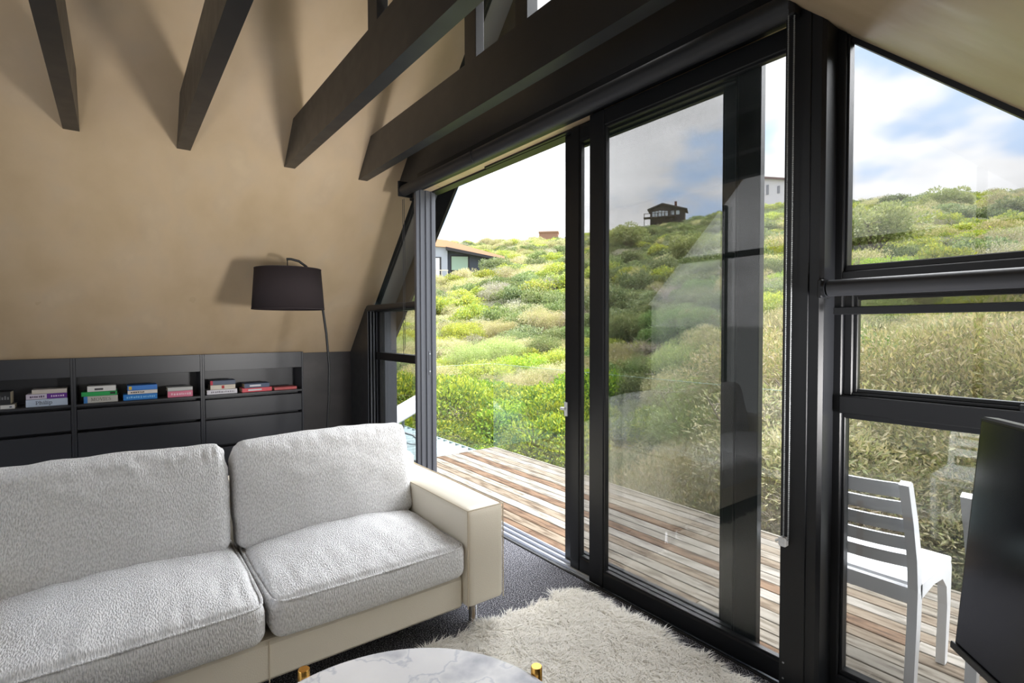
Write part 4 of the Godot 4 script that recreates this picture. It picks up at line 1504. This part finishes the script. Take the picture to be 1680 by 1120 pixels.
func blinds() -> void:
	# over the door
	var b := thing("roller_blind", "long black roller blind rolled up above the sliding door", "blind", Vector3(-2.56, 2.58, 0.035))
	var o := Vector3(-2.56, 2.58, 0.035)
	var st := new_st()
	rod(st, Vector3(-4.19, 2.580, 0.035) - o, Vector3(-0.93, 2.580, 0.035) - o, 0.046, 28)
	obj("tube", st, M.blind_tube, b)
	st = new_st()
	bx(st, Vector3(-4.21, 2.53, -0.05) - o, Vector3(-4.19, 2.66, 0.085) - o, 0.004)
	obj("bracket", st, M.black_metal, b)
	st = new_st()
	bx(st, Vector3(-0.93, 2.52, -0.045) - o, Vector3(-0.905, 2.67, 0.085) - o, 0.012)
	obj("bracket", st, M.black_metal, b)
	st = new_st()
	tube(st, [Vector3(-3.05, 2.63, 0.03) - o, Vector3(-3.05, 2.60, 0.086) - o, Vector3(-3.05, 2.55, 0.08) - o, Vector3(-3.05, 2.53, 0.055) - o], [0.003], 6)
	obj("hook", st, M.black_metal, b)
	st = new_st()
	bead_chain(st, Vector3(-0.933, 2.56, 0.070) - o, Vector3(-0.937, 0.60, 0.055) - o, 0.0032, 0.0075)
	bead_chain(st, Vector3(-0.912, 2.56, 0.070) - o, Vector3(-0.920, 0.60, 0.055) - o, 0.0032, 0.0075)
	obj("bead_chain", st, M.soffit_metal, b)
	st = new_st()
	bx(st, Vector3(-0.955, 0.575, 0.036) - o, Vector3(-0.925, 0.61, 0.062) - o, 0.005)
	tube(st, [Vector3(-0.965, 0.59, 0.055) - o, Vector3(-0.95, 0.60, 0.06) - o, Vector3(-0.93, 0.585, 0.06) - o], [0.005], 8)
	obj("chain_clip", st, M.white_plastic, b)

	# cords of the left window's blind
	var l := thing("window_blind", "narrow black blind roll with hanging cords across the left window", "blind", Vector3(-4.7, 1.6, -0.12))
	var lo := Vector3(-4.7, 1.6, -0.12)
	st = new_st()
	rod(st, Vector3(-5.40, 1.605, -0.125) - lo, Vector3(-4.06, 1.605, -0.125) - lo, 0.034, 20)
	obj("tube", st, M.blind_tube, l)
	st = new_st()
	for e in [[-4.29, 0.0], [-4.26, 0.05]]:
		tube(st, [Vector3(e[0], 2.53, 0.0) - lo, Vector3(e[0] + 0.005, 2.0, 0.0) - lo, Vector3(e[0] - 0.005, 1.16 + e[1], 0.0) - lo], [0.0025], 6)
	obj("cord", st, M.grey_metal, l)

	# small blind on the tall window, part lowered
	var w := thing("window_blind", "small dark roller blind slightly lowered across the tall window", "blind", Vector3(-0.3, 1.53, 0.055))
	var wo := Vector3(-0.3, 1.53, 0.055)
	st = new_st()
	rod(st, Vector3(-0.79, 1.533, 0.055) - wo, Vector3(0.17, 1.533, 0.055) - wo, 0.0285, 24)
	obj("tube", st, M.blind_tube, w)
	st = new_st()
	lathe_x(st, Vector3(-0.802, 1.533, 0.055) - wo, 0.031, 0.012)
	bx(st, Vector3(-0.822, 1.50, 0.0) - wo, Vector3(-0.806, 1.565, 0.075) - wo, 0.004)
	obj("bracket", st, M.black_metal, w)
	var mesh := mat(Color(0.10, 0.10, 0.10, 0.42), 0.9)
	mesh.transparency = BaseMaterial3D.TRANSPARENCY_ALPHA
	box("fabric", Vector3(-0.782, 1.462, 0.0295) - wo, Vector3(0.165, 1.533, 0.0305) - wo, mesh, w, 0.0)
	box("bottom_bar", Vector3(-0.784, 1.441, 0.024) - wo, Vector3(0.167, 1.468, 0.037) - wo, M.black_metal, w, 0.004)

func lathe_x(st: SurfaceTool, c: Vector3, r: float, w: float) -> void:
	rod(st, c - Vector3(w * 0.5, 0, 0), c + Vector3(w * 0.5, 0, 0), r, 24)

# ---------------------------------------------------------------- television
func television() -> void:
	var yaw := deg_to_rad(42.06)
	var tilt := deg_to_rad(4.7)
	var wv := Vector3(sin(yaw), 0, cos(yaw))
	var n0 := Vector3(-cos(yaw), 0, sin(yaw))
	var up := Vector3.UP * cos(tilt) - n0 * sin(tilt)
	var n := wv.cross(up)
	if n.dot(n0) < 0.0: n = -n
	var tl := Vector3(-0.241, 1.238, 0.796)
	var c := tl + wv * 0.365 - up * 0.215
	var t := thing("television", "black flat television on a swing arm in front of the tall window", "television", c)
	t.transform = Transform3D(Basis(wv, up, wv.cross(up)), c)
	var zs := 1.0 if wv.cross(up).dot(n0) > 0.0 else -1.0
	var st := new_st()
	bx(st, Vector3(-0.365, -0.215, minf(-zs * 0.03, zs * 0.0)), Vector3(0.365, 0.215, maxf(-zs * 0.03, 0.0)), 0.004)
	bx(st, Vector3(-0.25, -0.15, minf(-zs * 0.06, -zs * 0.03)), Vector3(0.25, 0.12, maxf(-zs * 0.06, -zs * 0.03)), 0.008)
	obj("housing", st, M.tv_body, t)
	box("screen", Vector3(-0.357, -0.200, minf(0.0, zs * 0.0012)), Vector3(0.357, 0.207, maxf(0.0, zs * 0.0012)), M.tv_screen, t, 0.0)
	box("bezel_lip", Vector3(-0.365, -0.215, minf(0.0, zs * 0.006)), Vector3(0.365, -0.202, maxf(0.0, zs * 0.006)), M.tv_body, t, 0.002)
	st = new_st()
	bx(st, Vector3(-0.06, -0.06, -zs * 0.09), Vector3(0.06, 0.06, -zs * 0.055), 0.004)
	rod(st, Vector3(0.0, 0.0, -zs * 0.08), Vector3(0.14, 0.0, -zs * 0.30), 0.016, 10)
	rod(st, Vector3(0.14, 0.0, -zs * 0.30), Vector3(0.40, 0.02, -zs * 0.38), 0.016, 10)
	obj("swing_arm", st, M.black_metal, t)

# ---------------------------------------------------------------- outside: chairs, metal roof, dish
func deck_chair(called: String, label: String, at: Vector3, turn: float) -> Node3D:
	var c := thing(called, label, "chair", at, turn, "white chairs on the deck")
	var hw := 0.212
	for s in [-1.0, 1.0]:
		var st := new_st()
		var x0: float = s * hw - 0.016
		var x1: float = s * hw + 0.016
		# rear leg and back upright in one sweep
		prism(st, PackedVector2Array([Vector2(0.232, 0.0), Vector2(0.196, 0.0), Vector2(0.150, 0.30), Vector2(0.140, 0.43), Vector2(0.158, 0.55), Vector2(0.205, 0.70), Vector2(0.272, 0.855), Vector2(0.292, 0.865), Vector2(0.318, 0.853), Vector2(0.258, 0.70), Vector2(0.212, 0.55), Vector2(0.196, 0.43), Vector2(0.202, 0.30)]), "x", x0, x1)
		obj("rear_leg", st, M.chair_white, c)
		st = new_st()
		# front leg with the arched side rail
		prism(st, PackedVector2Array([Vector2(-0.205, 0.0), Vector2(-0.172, 0.0), Vector2(-0.192, 0.25), Vector2(-0.178, 0.335), Vector2(-0.12, 0.385), Vector2(0.0, 0.398), Vector2(0.15, 0.385), Vector2(0.16, 0.43), Vector2(-0.235, 0.43), Vector2(-0.248, 0.40), Vector2(-0.238, 0.2)]), "x", x0, x1)
		obj("front_leg", st, M.chair_white, c)
	var seat := new_st()
	bx(seat, Vector3(-hw - 0.016, 0.425, -0.245), Vector3(hw + 0.016, 0.447, 0.165), 0.007)
	obj("seat", seat, M.chair_white, c)
	var ap := new_st()
	bx(ap, Vector3(-hw, 0.36, 0.152), Vector3(hw, 0.43, 0.178), 0.006)
	bx(ap, Vector3(-hw, 0.38, -0.225), Vector3(hw, 0.43, -0.205), 0.006)
	obj("apron", ap, M.chair_white, c)
	# five curved slats
	for k in 5:
		var y := 0.535 + k * 0.071
		var zc := 0.180 + pow((y - 0.5), 1.35) * 0.34
		var hgt := 0.051 if k < 4 else 0.056
		var st := new_st()
		st.set_smooth_group(1)
		var n := 14
		var rings := []
		for i in n + 1:
			var t := -1.0 + 2.0 * i / n
			var bow := (1.0 - t * t) * 0.028
			var drop := (1.0 - t * t) * -0.004
			var p := Vector3(t * hw, y + drop, zc + bow)
			rings.append([p + Vector3(0, -hgt * 0.5, -0.010), p + Vector3(0, -hgt * 0.5, 0.004), p + Vector3(0, hgt * 0.5, 0.013), p + Vector3(0, hgt * 0.5, 0.0)])
		for i in n:
			for q in 4:
				var q2 := (q + 1) % 4
				st.set_smooth_group(q + 2)
				var mid: Vector3 = (rings[i][0] + rings[i][2]) * 0.5
				quad(st, rings[i][q], rings[i][q2], rings[i + 1][q2], rings[i + 1][q], (rings[i][q] + rings[i][q2]) * 0.5 - mid)
		obj("slat", st, M.chair_white, c)
	return c

func outdoor_things() -> void:
	deck_chair("deck_chair", "white plastic slat-back chair on the deck, seen whole", Vector3(-0.862, -0.033, -0.56), 0.0)
	deck_chair("deck_chair", "white plastic chair mostly hidden behind the television", Vector3(-0.262, -0.033, -0.56), 0.0)

	# neighbouring metal roof, lower than the deck
	var r := thing("metal_roof", "pale blue-green corrugated metal roof beside the deck", "roof")
	var st := new_st()
	var x := -5.2
	var y := -0.13
	var prof := []
	while x > -10.0:
		prof.append_array([Vector2(x, y), Vector2(x - 0.022, y + 0.028), Vector2(x - 0.05, y + 0.028), Vector2(x - 0.072, y), Vector2(x - 0.115, y + 0.004)])
		x -= 0.155
	for k in prof.size() - 1:
		var a: Vector2 = prof[k]
		var b: Vector2 = prof[k + 1]
		quad(st, Vector3(a.x, a.y, 0.4), Vector3(b.x, b.y, 0.4), Vector3(b.x, b.y, -1.45), Vector3(a.x, a.y, -1.45), Vector3.UP)
		quad(st, Vector3(a.x, a.y - 0.003, 0.4), Vector3(b.x, b.y - 0.003, 0.4), Vector3(b.x, b.y - 0.003, -1.45), Vector3(a.x, a.y - 0.003, -1.45), Vector3.DOWN)
	obj("sheet", st, M.roof_metal, r)
	box("edge_flashing", Vector3(-10.0, -0.22, -1.47), Vector3(-5.2, -0.10, -1.45), M.roof_metal, r)

	var d := thing("satellite_dish", "white flat satellite panel on a small tripod, on the metal roof", "satellite dish", Vector3(-6.2, -0.105, -0.9))
	var pn := new_st()
	bx(pn, Vector3(-0.15, -0.012, -0.26), Vector3(0.15, 0.012, 0.26), 0.01)
	var pm := obj("panel", pn, M.white_plastic, d)
	pm.position = Vector3(0, 0.44, -0.02)
	pm.rotation = Vector3(deg_to_rad(24.0), 0, deg_to_rad(-22.0))
	st = new_st()
	rod(st, Vector3(0, 0.42, 0.0), Vector3(0, 0.14, 0.02), 0.018, 12)
	obj("mast", st, M.soffit_metal, d)
	for e in [Vector3(0.12, 0.0, 0.17), Vector3(0.05, 0.0, -0.22), Vector3(-0.2, 0.0, 0.05)]:
		st = new_st()
		tube(st, [Vector3(0, 0.16, 0.02), Vector3(e.x * 0.5, 0.11, e.z * 0.5), e], [0.014], 8)
		obj("leg", st, M.soffit_metal, d)
	st = new_st()
	tube(st, [Vector3(0.0, 0.05, 0.05), Vector3(0.12, 0.012, -0.05), Vector3(0.16, 0.01, -0.25), Vector3(0.1, 0.01, -0.42)], [0.006], 6)
	obj("cable", st, M.grey_metal, d)

# ---------------------------------------------------------------- unseen standing spots, out of view, placed to light the plaster slope
func unseen_spot(at: Vector3, goal: Vector3, energy: float, label: String) -> void:
	var l := thing("unseen_spot_lamp", label, "lamp", at, 0.0, "unseen standing spot lamps")
	var st := new_st()
	lathe(st, Vector3.ZERO, [Vector2(0, 0), Vector2(0.14, 0), Vector2(0.14, 0.018), Vector2(0, 0.022)], 32, false)
	obj("base", st, M.black_metal, l)
	st = new_st()
	rod(st, Vector3(0, 0.02, 0), Vector3(0, 0.98, 0), 0.011, 12)
	obj("pole", st, M.black_metal, l)
	var aim := (goal - (at + Vector3(0, 1.0, 0))).normalized()
	var head := Node3D.new()
	head.name = "head"
	l.add_child(head)
	head.position = Vector3(0, 1.0, 0)
	head.basis = Basis.looking_at(aim)
	st = new_st()
	tube(st, [Vector3(0, 0, 0.10), Vector3(0, 0, 0.06), Vector3(0, 0, -0.06)], [0.08, 0.18, 0.27], 36, false)
	obj("reflector", st, M.black_metal, head)
	st = new_st()
	tube(st, [Vector3(0, 0, -0.030), Vector3(0, 0, -0.034)], [0.24, 0.24], 36, true)
	var glow := mat(Color(1, 0.97, 0.92), 0.5)
	glow.emission_enabled = true
	glow.emission = Color(1, 0.97, 0.92)
	glow.emission_energy_multiplier = 1.2
	obj("unseen_lamp_face", st, glow, head)
	var sp := SpotLight3D.new()
	sp.name = "spot"
	l.add_child(sp)
	sp.position = Vector3(0, 1.0, 0) + aim * 0.10
	sp.basis = Basis.looking_at(aim)
	sp.spot_angle = 30.0
	sp.spot_angle_attenuation = 1.0
	sp.light_energy = energy
	sp.light_color = Color(1.0, 0.99, 0.98)
	sp.light_size = 0.26
	sp.spot_range = 20.0
	sp.spot_attenuation = 2.0
	sp.shadow_enabled = true
